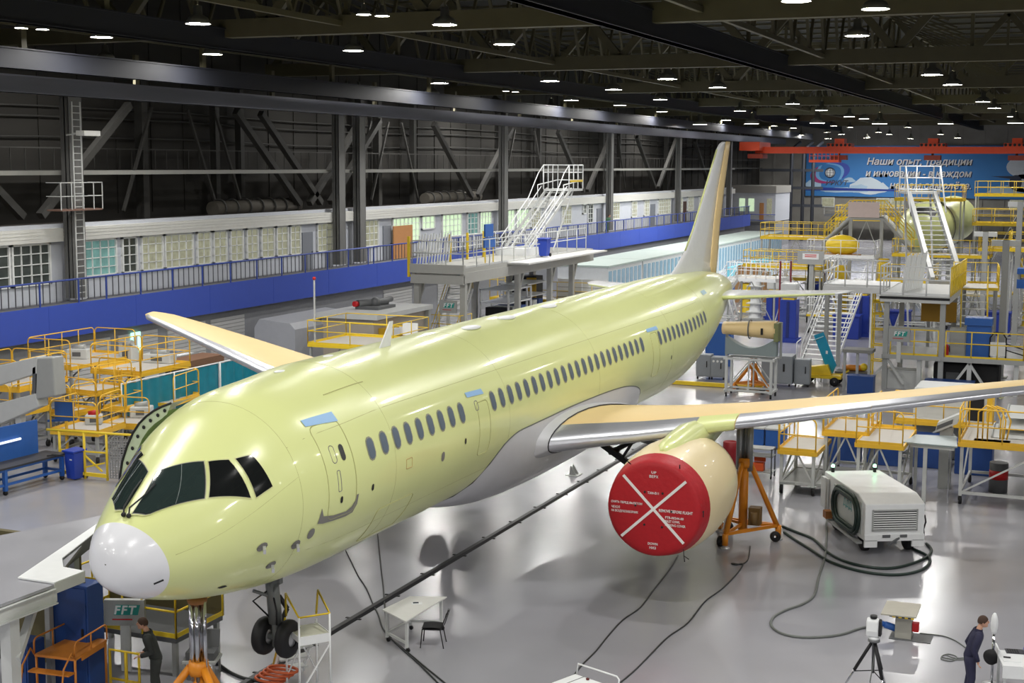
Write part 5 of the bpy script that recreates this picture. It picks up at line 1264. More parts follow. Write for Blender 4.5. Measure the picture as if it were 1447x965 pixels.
# blue crates, drum, shelf cart near the wing jack
for i, x in enumerate((3.1, 3.85)):
    o = root('crate', ['blue lidded crate beside the wing jack column','blue lidded crate next to the amber step'][i], 'crate', (x,34.6,0), 0, 'pair of blue lidded crates'); MB().box(-.34,-.4,.06,.34,.4,.74).build('body', BLU, o, bevel=.02); MB().box(-.36,-.42,.74,.36,.42,.8).build('lid', LGR, o); MB().box(-.34,-.4,0,.34,.4,.06).build('pallet', DGR, o)
o = root('drum', 'dark red drum behind the wing jack', 'drum', (3.05,30.6,0)); MB().lathe([(0,0),(0,.26),(.3,.27),(.6,.27),(.88,.26),(.9,.24),(.86,.23),(.86,0)], (0,0,0), (0,0,1), 20).build('body', mat('dark red drum', srgb(140,28,36), .45), o)
sc2 = root('shelf_cart', 'low grey shelf cart behind the wing jack', 'cart', (4.4, 29.3, 0))
for z in (.2, .75, 1.0): MB().box(-.5,-.3,z,.5,.3,z+.04).build('shelf', GRY, sc2)
for x in (-.48,.48):
    for y in (-.28,.28): l = MB().box(x-.02,y-.02,.1,x+.02,y+.02,1.05).build('post', DGR, sc2); MB().lathe([(-.02,.02),(-.02,.06),(.02,.06),(.02,.02)], (x,y,.06), (1,0,0), 10).build('castor', BLK, l)
o = root('toolbox', 'bright orange tool case on the low grey shelf cart', 'tool case', (4.4, 29.2, .24)); ORB = mat('bright orange plastic', srgb(236,96,40), .4)
MB().box(-.2,-.15,0,.2,.15,.28).build('body', ORB, o, bevel=.03); MB().prism([(-.2,.15,.28),(.2,.15,.28),(.2,.2,.52),(-.2,.2,.52)], (0,.05,0)).build('lid', ORB, o)
o = root('floor_wedge', 'small grey triangular floor anchor behind the cable ramp', 'anchor', at(808,672,0)); MB().prism([(-.1,0,0),(.15,0,0),(-.05,0,.34)], (0,.06,0)).prism([(-.1,.25,0),(.15,.25,0),(-.05,.25,.34)], (0,.06,0)).build('plates', GRY, o); MB().box(-.2,-.1,0,.25,.4,.02).build('base', LGR, o)
# ------------------------------------------------------------------ tail cradle and cabinets
cs = root('cowl_stand', 'pale steel frame stand with a grey saddle behind the tail', 'stand', (.1, 46.3, 0))
for x in (-1.05,1.05):
    for y in (-.5,.5):
        l = MB().box(x-.06,y-.06,.2,x+.06,y+.06,1.75).build('leg', LGR, cs); MB().lathe([(-.04,.02),(-.04,.11),(.04,.11),(.04,.02)], (x,y,.11), (1,.3,0), 12).build('castor', BLK, l)
m = MB()
for y in (-.5,.5): m.bar((-1.2,y,1.78),(1.2,y,1.78), .1); m.bar((-1.1,y,.3),(1.1,y,.3), .09); m.bar((-1.05,y,.4),(0,y,1.7), .05); m.bar((1.05,y,.4),(0,y,1.7), .05); m.bar((0,y,.3),(0,y,1.75), .06)
for x in (-1.1,1.1): m.bar((x,-.6,.3),(x,.6,.3), .09); m.bar((x,-.5,1.78),(x,.5,1.78), .09)
m.build('frame', LGR, cs)
sp = [(-1.2,2.75)]+[(-1.05+2.1*i/10, 2.7-.42*sin(pi*i/10)) for i in range(11)]+[(1.2,2.75),(1.2,1.95),(-1.2,1.95)]
MB().prism([(x,-.25,z) for x, z in sp], (0,.5,0)).build('saddle', mat('grey saddle', srgb(134,146,146), .5), cs)
for x in (-1.25, 1.3): MB().box(x-.05,.2,1.8,x+.05,.35,3.5).build('upright', GRY, cs)
cw = root('engine_cowl', 'tan curved cowl panel lying across the grey saddle', 'cowl', (.1, 46.3, 3.15))
m = MB(); rows = [[(x, .42*cos(a), .42*sin(a)*(1 if x > -1.1 else .7)) for a in [2*pi*i/18 for i in range(18)]] for x in (-1.35,-1.15,.95,1.15)]
m.grid(rows, True); m.f += [tuple(range(18)), tuple(54+i for i in range(18))]; m.s += [False]*2; m.build('shell', TAN, cw)
MB().tube([(-.1,.44*cos(a),.44*sin(a)) for a in [2*pi*i/18 for i in range(18)]], .03, 5, True).build('strap', DGR, cw)
MB().box(1.1,-.4,-.5,1.3,.4,.35).build('end_plate', mat('olive plate', srgb(120,126,84), .5), cw); MB().box(.5,-.46,-.2,.6,-.4,.1).build('latch', BLK, cw)
tj = tripod_jack('tripod_jack', 'small orange tripod jack under the pale stand behind the tail', (-.1, 47.6, 0), 1.7, 1.3, [(-.8,-.4),(.8,-.4),(0,.9)], [(0,0,.07)], CHR, .1)
for px, py, w, h, dp, lab in ((993,536,.75,1.25,.7,'grey service cabinet nearest the fuselage tail'),(1013,537,.75,1.15,.7,'grey service cabinet with white gauges'),(1096,546,1.5,1.5,1.2,'large grey wheeled cabinet right of the pale stand'),(1132,547,.75,1.35,.6,'slim grey cabinet before the white stairs')):
    p = at(px, py, 0); o = root('service_cabinet', lab, 'cabinet', (p.x, p.y+dp/2, 0), .05, 'grey cabinets behind the tail')
    CG = mat('cabinet grey', srgb(142,148,154), .45)
    MB().box(-w/2,-dp/2,.14,w/2,dp/2,h).build('body', CG, o, bevel=.02); MB().box(-w/2+.05,-dp/2-.015,.2,w/2-.05,-dp/2,h-.08).build('door', CG, o); MB().box(w*.2,-dp/2-.04,h*.5,w*.26,-dp/2-.015,h*.75).build('handle', BLK, o)
    for x in (-w*.4,w*.4): MB().lathe([(-.03,.02),(-.03,.08),(.03,.08),(.03,.02)], (x,-dp*.35,.08), (1,0,0), 10).build('castor', BLK, o)
    if 'gauges' in lab:
        for k in (-.2,0,.2): MB().cyl((k,-dp/2-.03,h-.2),(k,-dp/2,h-.2), .06, n=12).build('gauge', WHT, o)
p = at(1008, 520, 0); o = root('blue_cupboard', 'blue cupboard behind the grey service cabinets', 'cabinet', (p.x, p.y+1.2, 0)); MB().box(-.7,-.3,0,.7,.3,2.3).build('body', BLU, o); MB().box(-.65,-.32,.1,.65,-.3,2.2).build('door', BLU, o)
fb = root('tow_bar', 'yellow steel bar lying on the floor behind the fuselage', 'tow bar', (-6.2, 48.3, 0)); MB().box(0,-.1,.02,6.4,.1,.2).build('bar', YEL, fb); MB().lathe([(-.05,0),(-.05,.16),(.05,.16),(.05,0)], (.8,-.14,.16), (1,0,0), 14).build('wheel', BLK, fb)
p = at(1158, 545, 0); yt = root('tow_trolley', 'yellow wheeled trolley at the foot of the white stairs', 'trolley', (p.x, p.y+.6, 0))
MB().box(-1.0,-.5,.35,1.0,.5,.5).build('chassis', YEL, yt); MB().prism([(-.7,-.3,.5),(.5,-.3,.5),(.3,-.3,1.0),(-.6,-.3,.85)], (0,.6,0)).build('hood', YEL, yt); MB().bar((.9,0,.5),(1.3,0,.75), .08).build('draw_bar', YEL, yt)
for x in (-.7,.7):
    for y in (-.55,.55): MB().lathe([(-.06,.03),(-.06,.22),(.06,.22),(.06,.03)], (x,y,.22), (0,1,0), 14).build('wheel', BLK, yt)
ws = stair('wide white stairs leading up behind the tailplane tip', (.95, 58.6), radians(-4), 1.9, 4.0, 6.4, 18, WHT, WHT, WHT, rh=1.0)
MB().box(-1.1,6.3,3.85,1.1,8.2,4.0).build('landing', WHT, ws); MB().tube([(-1.0,-.8,0),(-1.0,-.8,1.2),(-1.0,0,1.3)], .03, 6).build('handrail', WHT, ws)
for x in (-1,1): MB().box(x-.06,7.9,0,x+.06,8.0,3.9).build('post', WHT, ws)
p = at(1196, 552, 0); tp = root('teal_panel', 'teal film covered panel leaning on a small trolley before the white stairs', 'panel', (2.6, 51.5, 0), radians(-25))
MB().prism([(-.75,0,2.35),(-.2,0,2.55),(.62,0,1.0),(.4,0,.55),(.2,0,.5)], (0,.05,0)).build('sheet', mat('teal film', srgb(40,148,184), .25, noise=.12), tp); MB().tube([(-.72,-.03,2.1),(-.15,-.03,2.35)], .03, 5).build('tape_strip', mat('pale film edge', srgb(150,206,220), .4), tp)
m = MB(); m.tube([(-.3,.06,1.4),(.3,.1,.45)], .03); m.tube([(-.5,.3,.4),(.5,.3,.4),(.5,-.2,.4),(-.5,-.2,.4)], .035, 6, True); m.tube([(0,.3,.4),(0,.1,1.6)], .03); m.build('frame', LGR, tp)
MB().box(.0,-.01,1.5,.12,-.005,1.66).build('label', WHT, tp)
for x in (-.45,.45):
    for y in (-.2,.3): MB().bar((x,y,.0),(x,y,.4), .05).build('leg', LGR, tp)
# blue lifting columns
for i, (px, py, h, lab) in enumerate(((1112,484,2.6,'deep blue lifting column behind the tan cowl'),(1215,476,2.6,'deep blue lifting column right of the white stairs'),(1150,438,2.2,'deep blue lifting column seen beyond the white stairs'),(1172,425,2.2,'deep blue lifting column under the white upper deck'),(1092,452,2.0,'deep blue lifting column left of the first'))):
    p = at(px, py, 0); o = root('lift_column', lab, 'column', (p.x, p.y+.5, 0), 0, 'deep blue lifting columns')
    MB().box(-.5,-.5,.0,.5,.5,h).build('body', DBL, o, bevel=.03); MB().box(-.65,-.6,0,.65,.6,.25).build('base', DBL, o); MB().box(-.08,-.53,.3,.08,-.5,h-.1).build('rail', mat('dark blue rail', srgb(30,44,110), .4), o)
    MB().box(-.5,-.45,h+.12,.5,.45,h+1.0).build('head', LGR, o, bevel=.08); MB().box(-.35,-.4,h,.35,.4,h+.12).build('collar', YEL, o)
# ------------------------------------------------------------------ FFT tower
ft = root('gantry_platform', 'two level grey steel tower with white upper deck, right of the stairs', 'platform', (5.5, 51.2, 0))
for x, z in ((0,4.25),(2.6,4.25)):
    for y in (0, 5.5): MB().box(x-.12,y-.12,0,x+.12,y+.12,z).build('post', GRY, ft)
MB().box(-.3,-.3,4.25,2.9,7,4.6).build('upper_deck', LGR, ft); MB().box(-.32,-.32,4.4,2.92,-.3,4.52).build('deck_slot', BLK, ft)
MB().box(-3.6,2.8,4.35,-.3,7,4.65).build('side_deck', WHT, ft)
for x, y in ((-3.4,3.0),(-3.4,6.8)): MB().box(x-.1,y-.1,0,x+.1,y+.1,4.35).build('post', GRY, ft)
MB().box(-.15,-.15,1.5,6.4,3.6,1.7).build('lower_deck', GRY, ft)
m = MB(); m.box(-.15,-.2,1.5,2.6,-.16,1.72); m.box(2.75,-.2,1.5,6.4,-.16,1.72); m.build('kick_edge', GRY, ft)
for x0, x1 in ((.25,2.45),(2.8,6.3)): rail_mb((x0,-.15,1.7),(x1,-.15,1.7), 1.25, 'post', 1.1, .03).build('guard_rail', YEL, ft)
rail_mb((6.3,-.15,1.7),(6.3,3.5,1.7), 1.25, 'post', 1.2, .03).build('guard_rail', YEL, ft)
for a, b in (((-.3,-.3,4.6),(2.9,-.3,4.6)),((-3.6,2.8,4.65),(-.3,2.8,4.65)),((-3.6,2.8,4.65),(-3.6,7,4.65)),((-.3,-.3,4.6),(-.3,2.8,4.6))): rail_mb(a, b, 1.35, 'post', 1.1, .035).build('upper_rail', WHT, ft)
rail_mb((2.95,-.3,4.6),(2.95,7,4.6), 1.35, 'post', .8, .04).build('upper_rail', YEL, ft)
for x in (1.6, 3.9, 6.0): MB().box(x-.1,-.05,0,x+.1,.15,1.5).build('post', LGR, ft)
m = MB(); m.bar((3.9,0,1.45),(3.0,0,.1), .12); m.bar((3.9,0,1.45),(4.8,0,.1), .12); m.bar((0,0,1.6),(.9,0,.3), .12); m.bar((0,0,1.2),(-.9,0,.2), .1); m.build('brace', LGR, ft)
m = MB(); m.bar((0,0,3.0),(2.6,0,3.0), .12); m.build('cross_beam', GRY, ft)
MB().box(1.2,3.4,3.0,2.9,3.5,4.0).build('ochre_panel', mat('ochre panel', srgb(170,128,30), .5), ft)
fft_panel((6.15, 50.95, 2.35), radians(-3), 1.0, .62, label='grey FFT control panel on the tower lower deck')
o = root('utility_cabinet', 'blue cabinet standing on the tower lower deck', 'cabinet', (9.7, 52.3, 1.7)); MB().box(-.55,-.4,0,.55,.4,1.7).build('body', BLU, o); MB().box(-.65,-.5,1.5,.6,.4,1.85).build('top', BLU, o); MB().box(-.5,-.42,.1,.5,-.4,1.4).build('door', BLU, o)
o = root('utility_cabinet', 'grey cabinet beside the blue one on the tower lower deck', 'cabinet', (8.75, 52.3, 1.7)); MB().box(-.38,-.3,0,.38,.3,1.3).build('body', GRY, o); MB().box(-.33,-.32,.1,.33,-.3,1.2).build('door', GRY, o)
o = root('fire_extinguisher', 'red fire extinguisher on the tower lower deck', 'fire extinguisher', (8.3, 51.6, 1.7)); MB().lathe([(0,.1),(.45,.1),(.55,.05),(.58,0)], (0,0,0), (0,0,1), 14).build('bottle', RED, o); MB().tube([(0,0,.56),(.12,0,.5),(.13,0,.2)], .02, 5).build('nozzle_hose', BLK, o)
o = root('hand_trolley', 'white backed black hand trolley on the tower lower deck', 'trolley', (10.6, 51.8, 1.7)); MB().box(-.35,-.03,.1,.35,.03,.75).build('back_panel', WHT, o); MB().tube([(-.36,0,0),(-.36,0,.95),(-.2,0,1.2),(.2,0,1.2),(.36,0,.95),(.36,0,0)], .04, 6).build('frame', BLK, o)
MB().tube([(.36,0,.7),(1.4,.3,.35),(1.5,.3,0)], .03, 6).tube([(.36,0,.4),(1.3,.3,.1)], .03, 6).build('handle', BLK, o)
o = root('drive_unit', 'black drive unit under the tower lower deck', 'machine', (9.2, 52.6, 0)); MB().box(-1.5,-.8,0,1.5,1.0,1.35).build('housing', BLK, o, bevel=.1); MB().box(-.9,-.82,.5,-.3,-.8,.9).build('vent', DGR, o)
o = root('storage_chest', 'white chest under the FFT panel of the tower', 'chest', (6.3, 52.0, 0)); MB().box(-.75,-.5,0,.75,.5,.85).build('body', LGR, o); MB().box(-.78,-.53,.85,.78,.53,.9).build('lid', LGR, o)
o = root('storage_chest', 'long navy blue chest under the tower, right of the white one', 'chest', (8.6, 50.6, 0)); MB().box(-1.1,-.4,0,1.1,.4,.62).build('body', NAV, o); MB().box(-1.12,-.42,.62,1.12,.42,.68).build('lid', NAV, o)
o = root('grey_stand', 'grey topped stand on tall posts beside the teal panel', 'stand', (4.4, 50.2, 0)); MB().box(-.7,-.5,1.85,.7,.6,2.0).build('top', mat('warm grey top', srgb(128,128,124), .6), o)
for x in (-.6,0,.55): MB().box(x-.06,-.4,0,x+.06,-.28,1.85).build('leg', GRY, o)
o = root('storage_chest', 'navy blue chest at the foot of the grey topped stand', 'chest', (4.7, 49.3, 0)); MB().box(-.6,-.35,0,.6,.35,.8).build('body', NAV, o); MB().box(-.62,-.37,.8,.62,.37,.86).build('lid', NAV, o)
o = root('parts_tray', 'orange and yellow parts on a dark tray behind the grey stand', 'tray', (3.8, 52.4, 0)); MB().box(-.8,-.5,.5,.8,.5,.6).build('tray', DGR, o); MB().cyl((-.5,0,.75),(.5,.1,.75), .15).build('roller', ORG, o); MB().ball((.5,.1,.8), .2).build('knob', YEL, o)
for x in (-.7,.7): MB().box(x-.05,-.4,0,x+.05,.4,.5).build('leg', DGR, o)
st3 = stair('yellow railed grey stairs climbing from the tower lower deck', (9.35, 53.6), radians(6), 1.25, 2.9, 3.4, 9, YEL, LGR, YEL, z0=1.7, rh=1.1)
platform('yellow framed upper landing above the grey stairs', (8.9, 58.8), radians(6), 2.2, 3.0, 4.55, 'blr', 'post', YEL, castors=False, step=1.0)
rk2 = copy_tree(rk, None, (7.2, 54.2, 4.6), 0, 'rack of upright white profiles on the white upper deck of the tower')
ts2 = root('rolling_stairs', 'tall white rolling stairs with two thick beams before the blue banner', 'stairs', (7.35, 60.0, 4.65), radians(15.5))
E1 = Vector((0, 9.6, 4.4))
for x in (-.75, .75): MB().bar((x,0,0), (x,E1.y,E1.z), .22, .42).build('stringer', GRY, ts2)
for i in range(17): f = (i+1)/18; MB().box(-.65,E1.y*f-.16,E1.z*f-.03,.65,E1.y*f+.12,E1.z*f+.02).build('tread', LGR, ts2)
MB().box(-1.0,E1.y-.2,E1.z,1.0,E1.y+2.2,E1.z+.14).build('landing', LGR, ts2)
m = MB()
for x in (-1.0,1.0):
    z0_ = E1.z+.14; m.tube([(x,E1.y-2.6,E1.z-1.0),(x,E1.y-.1,z0_+1.5),(x,E1.y+2.2,z0_+1.5),(x,E1.y+2.2,z0_)], .045, 6)
    for h in (.1,.8): m.tube([(x,E1.y-.8,z0_+h),(x,E1.y+2.2,z0_+h)], .04, 6)
    m.tube([(x,E1.y-.1,z0_),(x,E1.y-.1,z0_+1.5)], .04, 6)
for h in (.1,.8,1.5): m.tube([(-1,E1.y+2.2,z0_+h),(1,E1.y+2.2,z0_+h)], .04, 6)
m.tube([(0,E1.y+2.2,z0_),(0,E1.y+2.2,z0_+1.5)], .035, 6)
m.build('top_cage', WHT, ts2)
for x in (-.75,.75): MB().bar((x,E1.y+1.6,E1.z), (x,E1.y-2.2,-4.6), .1).build('strut', LGR, ts2)
MB().box(-1.0,-.4,-.25,1.0,.6,0).build('foot_plate', LGR, ts2)
for x in (-.9,.9): MB().box(x-.08,-.2,-4.65,x+.08,0,-.25).build('leg', GRY, ts2)
cgm = root('ladder_cage', 'yellow ladder frame left of the FFT tower', 'ladder cage', (4.6, 55.5, 0)); m = MB()
for x in (-.35,.35):
    for y in (-.35,.35): m.bar((x,y,0),(x,y,4.4), .07)
m.build('uprights', YEL, cgm); m = MB()
for z in (.8,1.6,2.4,3.2,3.8,4.4): m.tube([(-.35,-.35,z),(.35,-.35,z),(.35,.35,z),(-.35,.35,z)], .035, 5, True)
m.build('hoops', YEL, cgm)
# right-hand trestles and parts on the far right
for i, (x, y, z, lx, ly, lab) in enumerate(((14.6,58,1.9,5.0,3.4,'yellow railed low deck with steel tubes at the far right'),(14.6,66,4.0,6,3.0,'yellow railed deck with blue bench at the right edge beyond the tower'),(13.0,76,5.6,7,3,'high yellow railed deck at the right edge near the banner'))):
    platform(lab, (x, y), 0, lx, ly, z, 'fl', 'post', YEL, castors=False, step=1.3)
tb3 = root('tube_rack', 'rack of long steel tubes at the far right behind the tower', 'rack', (13.8, 57.5, 1.9))
for k in range(5): MB().cyl((-2.2,-.6+.3*k,.3+.25*(k%3)),(2.4,-.6+.3*k,.3+.25*(k%3)), .07, n=8).build('tube', ALU, tb3)
m = MB()
for x in (-1.8,1.8): m.box(x-.05,-.8,0,x+.05,1.0,1.0)
m.build('frame', GRY, tb3)
bw = root('blue_bench', 'blue work bench with grey clutter beyond the tower at the right', 'workbench', (12.6, 65.2, 4.0)); MB().box(-2,-.6,.8,2.4,.6,1.1).build('worktop', BLU, bw); MB().box(-2,-.5,0,2.4,.5,.5).build('drawer_base', BLU, bw); MB().box(-.6,-.4,1.1,.5,.4,1.7).build('motor_unit', GRY, bw)
for x in (-1.9,2.3): MB().box(x-.06,-.5,.5,x+.06,.5,.8).build('leg', GRY, bw)
for i, (x, y, h) in enumerate(((10.4,57.5,7.0),(12.2,60,6.5),(10.2,72,8.6),(12.4,74,8.2),(8.0,76,6.6))):
    o = root('steel_post', ['grey steel post right of the yellow stairs','grey steel post at the right behind the tube rack','grey steel post below the high yellow deck','grey steel post at the right edge under the high deck','grey steel post behind the upper landing'][i], 'post', (x,y,0), 0, 'grey posts beyond the tower'); MB().box(-.16,-.16,0,.16,.16,h).build('shaft', GRY, o); MB().box(-.35,-.35,0,.35,.35,.04).build('base_plate', GRY, o); MB().box(-.7,-.14,h-.3,.7,.14,h).build('head_arm', LGR, o)
# ------------------------------------------------------------------ second fuselage in its dock
f2 = root('airliner_section', 'pale green nose section of a second aircraft standing in the far dock', 'aircraft', (2.3, 90, 6.05))
rows = []
for y, r, dz in ((0,.05,-.55),(.1,.5,-.5),(.4,.9,-.42),(1.0,1.3,-.3),(2.0,1.72,-.15),(3.4,1.95,-.03),(5,2.03,0),(24,2.03,0)):
    rows.append([(r*cos(a), y, dz+r*sin(a)) for a in [2*pi*i/40 for i in range(40)]])
MB().grid(rows, True).build('fuselage', PRI, f2)
m = MB(); m.grid([[(r*cos(a)*1.005, y, dz+r*sin(a)*1.01) for a in [pi*.3+pi*.4*i/10 for i in range(11)]] for y, r, dz in ((1.2,1.42,-.27),(2.0,1.72,-.15))]); m.build('windshield', BLK, f2)
MB().tube([(2.05*cos(a), 5, 2.05*sin(a)) for a in [2*pi*i/32 for i in range(32)]], .05, 5, True).build('frame_ring', GPR, f2)
for y in (4, 14, 22): MB().box(-.9,y-.2,-6.05,-.6,y+.2,-1.7).box(.6,y-.2,-6.05,.9,y+.2,-1.7).box(-1,y-.2,-2.1,1,y+.2,-1.9).build('dock_trestle', GRY, f2)
DG = 'yellow railed dock platforms round the second aircraft'
platform('long yellow railed dock platform left of the second aircraft', (-6.4, 89.5), 0, 5.4, 3.0, 5.3, 'fblr', 'post', YEL, group=DG, castors=False, step=1.2)
platform('yellow railed dock platform right of the second aircraft', (8.4, 95), 0, 5.4, 3.0, 6.4, 'fblr', 'post', YEL, group=DG, castors=False, step=1.3)
platform('yellow railed dock platform below the second aircraft nose', (4.6, 84), 0, 6.4, 3.0, 4.6, 'flr', 'post', YEL, group=DG, castors=False, step=1.3)
platform('lower yellow railed dock platform under the long left one', (-5.4, 85), 0, 4.0, 3.0, 2.6, 'flr', 'post', YEL, group=DG, castors=False, step=1.2)
platform('far yellow railed dock platform on the left of the arched bridge', (-2.9, 100), 0, 5.0, 3.0, 6.4, 'fblr', 'post', YEL, group=DG, castors=False, step=1.3)
platform('yellow railed crown platform over the second aircraft', (2.3, 96), 0, 5.0, 3, 8.15, 'fblr', 'post', YEL, group=DG, castors=False, step=.9)
ab = root('arched_bridge', 'yellow railed arched bridge with a pale pink sign before the second aircraft', 'bridge', (-1.0, 87, 0))
pts_ = [(-3.0,5.3),(-1.2,7.1),(1.2,7.1),(3.2,4.9)]
for y in (-.8,.8):
    m = MB(); m.tube([(x,y,z-.2) for x, z in pts_], .12, 6); m.build('arch_beam', GRY, ab)
    m = MB()
    for h in (.55,1.1): m.tube([(x,y,z+h) for x, z in pts_], .035, 6)
    for k in range(12):
        f = k/11*3; i = min(2, int(f)); u = f-i; x = pts_[i][0]*(1-u)+pts_[i+1][0]*u; z = pts_[i][1]*(1-u)+pts_[i+1][1]*u; m.bar((x,y,z),(x,y,z+1.1), .05)
    m.build('guard_rail', YEL, ab)
m = MB()
for (x0,z0),(x1,z1) in zip(pts_[:-1], pts_[1:]): m.bar((x0,0,z0),(x1,0,z1), 1.5, .08)
m.build('deck', LGR, ab); MB().box(-1.3,-.95,7.0,.9,-.88,8.1).build('sign_sheet', mat('pale pink sheet', srgb(222,204,200), .6), ab)
for x, h in ((-3.0,5.2),(3.2,4.8),(-1.1,6.9),(1.1,6.9)): MB().box(x-.12,-.9,0,x+.12,-.7,h).build('post', GRY, ab)
sg_ = root('notice_sign', 'grey sign with a white notice on a post below the arched bridge', 'sign', (-3.5, 79, 0)); MB().box(-.2,-.15,0,.2,.15,4.6).build('post', GRY, sg_); MB().box(-.9,-.25,4.0,.9,-.15,4.9).build('board', GRY, sg_); MB().box(-.55,-.27,4.35,.55,-.25,4.75).build('notice', WHT, sg_)
m = MB().box(-.4,-.275,4.5,.4,-.271,4.56); m.box(-.4,-.275,4.62,.4,-.271,4.68); m.build('red_lines', RED, sg_)
platform('white railed access deck with red posts behind the tail', (-6.0, 74), radians(-8), 3.4, 2.6, 3.3, 'fblr', 'post', WHT, castors=True, step=.7, cat='platform', edge=WHT)
st4 = stair('white steep stairs beside the white railed access deck', (-9.2, 69.5), radians(-30), 1.0, 3.3, 3.6, 12, WHT, LGR, LGR)
o = root('red_post_frame', 'dark red posts at the white railed access deck', 'posts', (-4.2, 72.4, 0)); MB().box(-.05,-.05,0,.05,.05,4.6).build('post', mat('dark red post', srgb(120,40,50), .5), o); MB().box(.55,.35,0,.65,.45,4.6).build('post', mat('dark red post', srgb(120,40,50), .5), o); MB().box(0,0,3.2,.6,.42,3.3).build('tie', LGR, o)
o = root('pallet_stack', 'brown cardboard stack by the cyan barrier', 'cartons', (-10.5, 92, 0)); MB().box(-1.2,-1,0,1.2,1,2.4).build('carton', mat('cardboard', srgb(176,136,92), .8), o); MB().box(-1.0,-.9,2.4,.8,.8,2.9).build('carton', mat('cardboard', srgb(176,136,92), .8), o)
for i, (x, y) in enumerate(((-11.5,77.5),(-12.6,80))):
    o = root('locker_row', ['grey locker row behind the tail, nearer one','grey locker row behind the tail, by the cyan barrier'][i], 'lockers', (x,y,0)); 
    MB().box(-1.6,-.5,0,1.6,.5,2.0).build('body', GRY, o)
    for k in range(4): MB().box(-1.55+.8*k,-.53,.1,-.85+.8*k,-.5,1.9).build('door', LGR, o)
for i, (x, y, z, lx, ly) in enumerate(((1.5,78,2.0,4,3),(-1.0,74,1.2,3,2.4),(7.5,80,2.4,4,3))):
    platform(['low white railed service deck under the arched bridge','low white railed service deck behind the white stairs','low white railed service deck below the rolling stairs'][i], (x,y), 0, lx, ly, z, 'fl', 'post', WHT, castors=True, step=.9, leg=LGR, edge=YEL)
    o = root('parts_bin', ['deep blue parts bin under the arched bridge','deep blue parts bin behind the wide white stairs','deep blue parts bin below the tall rolling stairs'][i], 'bin', (x+1.4, y-3.0, 0), 0, 'deep blue parts bins in the far dock'); MB().box(-.8,-.6,0,.8,.6,1.4).build('body', DBL, o, bevel=.05); MB().box(-.85,-.65,1.4,.85,.65,1.5).build('rim', DBL, o)
# more of the dock between the tail and the second aircraft
for i, (x, y, z, lx, ly, sd, rl, lab) in enumerate((
  (-5.6, 82, 3.6, 5.0, 2.6, 'fblr', YEL, 'yellow railed mid level deck behind the notice sign'),
  (-1.5, 80, 4.6, 4.5, 2.4, 'flr', WHT, 'white railed deck left of the rolling stairs, under the arch'),
  (3.0, 78.5, 3.2, 3.6, 2.6, 'flr', YEL, 'yellow railed deck between arched bridge and rolling stairs'),
  (-8.0, 86, 3.4, 3.2, 2.4, 'fl', YEL, 'yellow railed deck at the left foot of the dock'),
  (9.4, 86, 5.0, 5.0, 2.6, 'fblr', YEL, 'yellow railed deck right of the second aircraft nose'),
  (9.0, 104, 8.4, 8.0, 2.6, 'fb', YEL, 'high yellow railed deck behind the second aircraft'),
  (12.0, 90, 3.0, 5.0, 2.6, 'fl', YEL, 'low yellow railed deck at the far right of the dock'))):
    platform(lab, (x, y), 0, lx, ly, z, sd, 'post', rl, group=DG, castors=False, step=1.0, leg=LGR)
for i, (x, y, h, mm, lab) in enumerate(((-7.4,79.5,3.0,WHT,'white wrapped upright part by the mid level deck'),(-4.4,83.5,2.8,WHT,'second white wrapped upright part by the mid level deck'),(-2.4,84.5,3.6,YEL,'yellow upright fixture under the arched bridge'),(.6,84,4.2,YEL,'yellow upright fixture right of the arch foot'),(-8.8,83,2.2,YEL,'yellow slatted fixture at the left foot of the dock'),(5.4,82,2.6,BLU,'blue upright fixture under the second aircraft nose'),(10.6,82,3.2,YEL,'bright yellow cage fixture right of the second aircraft'))):
    o = root('fixture', lab, 'fixture', (x, y, 0)); MB().lathe([(0,.5),(.2,.45),(h*.5,.32),(h*.8,.36),(h,.2)] if mm == WHT else [(0,.6),(.3,.5),(h,.42)], (0,0,0), (0,0,1), 10).build('body', mm, o); MB().box(-.7,-.7,0,.7,.7,.12).build('base', GRY, o)
    m = MB()
    for k in range(4): m.box(-.55,-.5,.5+k*.6,.55,.5,.56+k*.6)
    m.build('shelf_bands', LGR, o)
for i, (x, y, lab) in enumerate(((-1.2,72.5,'white tube trestle frame behind the wide white stairs'),(1.6,73.5,'white tube trestle frame under the white upper deck'),(-7.6,71,'grey tube trestle frame left of the white access deck'),(4.2,72,'white tube trestle frame below the rolling stairs'))):
    o = root('tube_trestle', lab, 'trestle', (x, y, 0)); 
    for s in (-1,1): MB().tube([(-1.2,s*.6,0),(-.4,s*.6,2.6),(.4,s*.6,2.6),(1.2,s*.6,0)], .06, 6).tube([(-.9,s*.6,1.0),(.9,s*.6,1.0)], .05, 6).build('side_frame', LGR, o)
    m = MB()
    for px_, pz in ((-.4,2.6),(.4,2.6),(-.9,1.0),(.9,1.0)): m.tube([(px_,-.6,pz),(px_,.6,pz)], .05, 6)
    m.build('cross_tube', LGR, o)
o = root('wrapped_load', 'yellow wrapped load on a pallet under the arched bridge', 'load', (-2.6, 81.5, 4.6)); o.location = (-1.6, 80, 4.6); MB().ball((0,0,.7), .9, 14, (1.3,.8,.8)).build('wrap', YEL, o); MB().box(-1.2,-.6,0,1.2,.6,.1).build('pallet', mat('cardboard', srgb(176,136,92), .8), o)
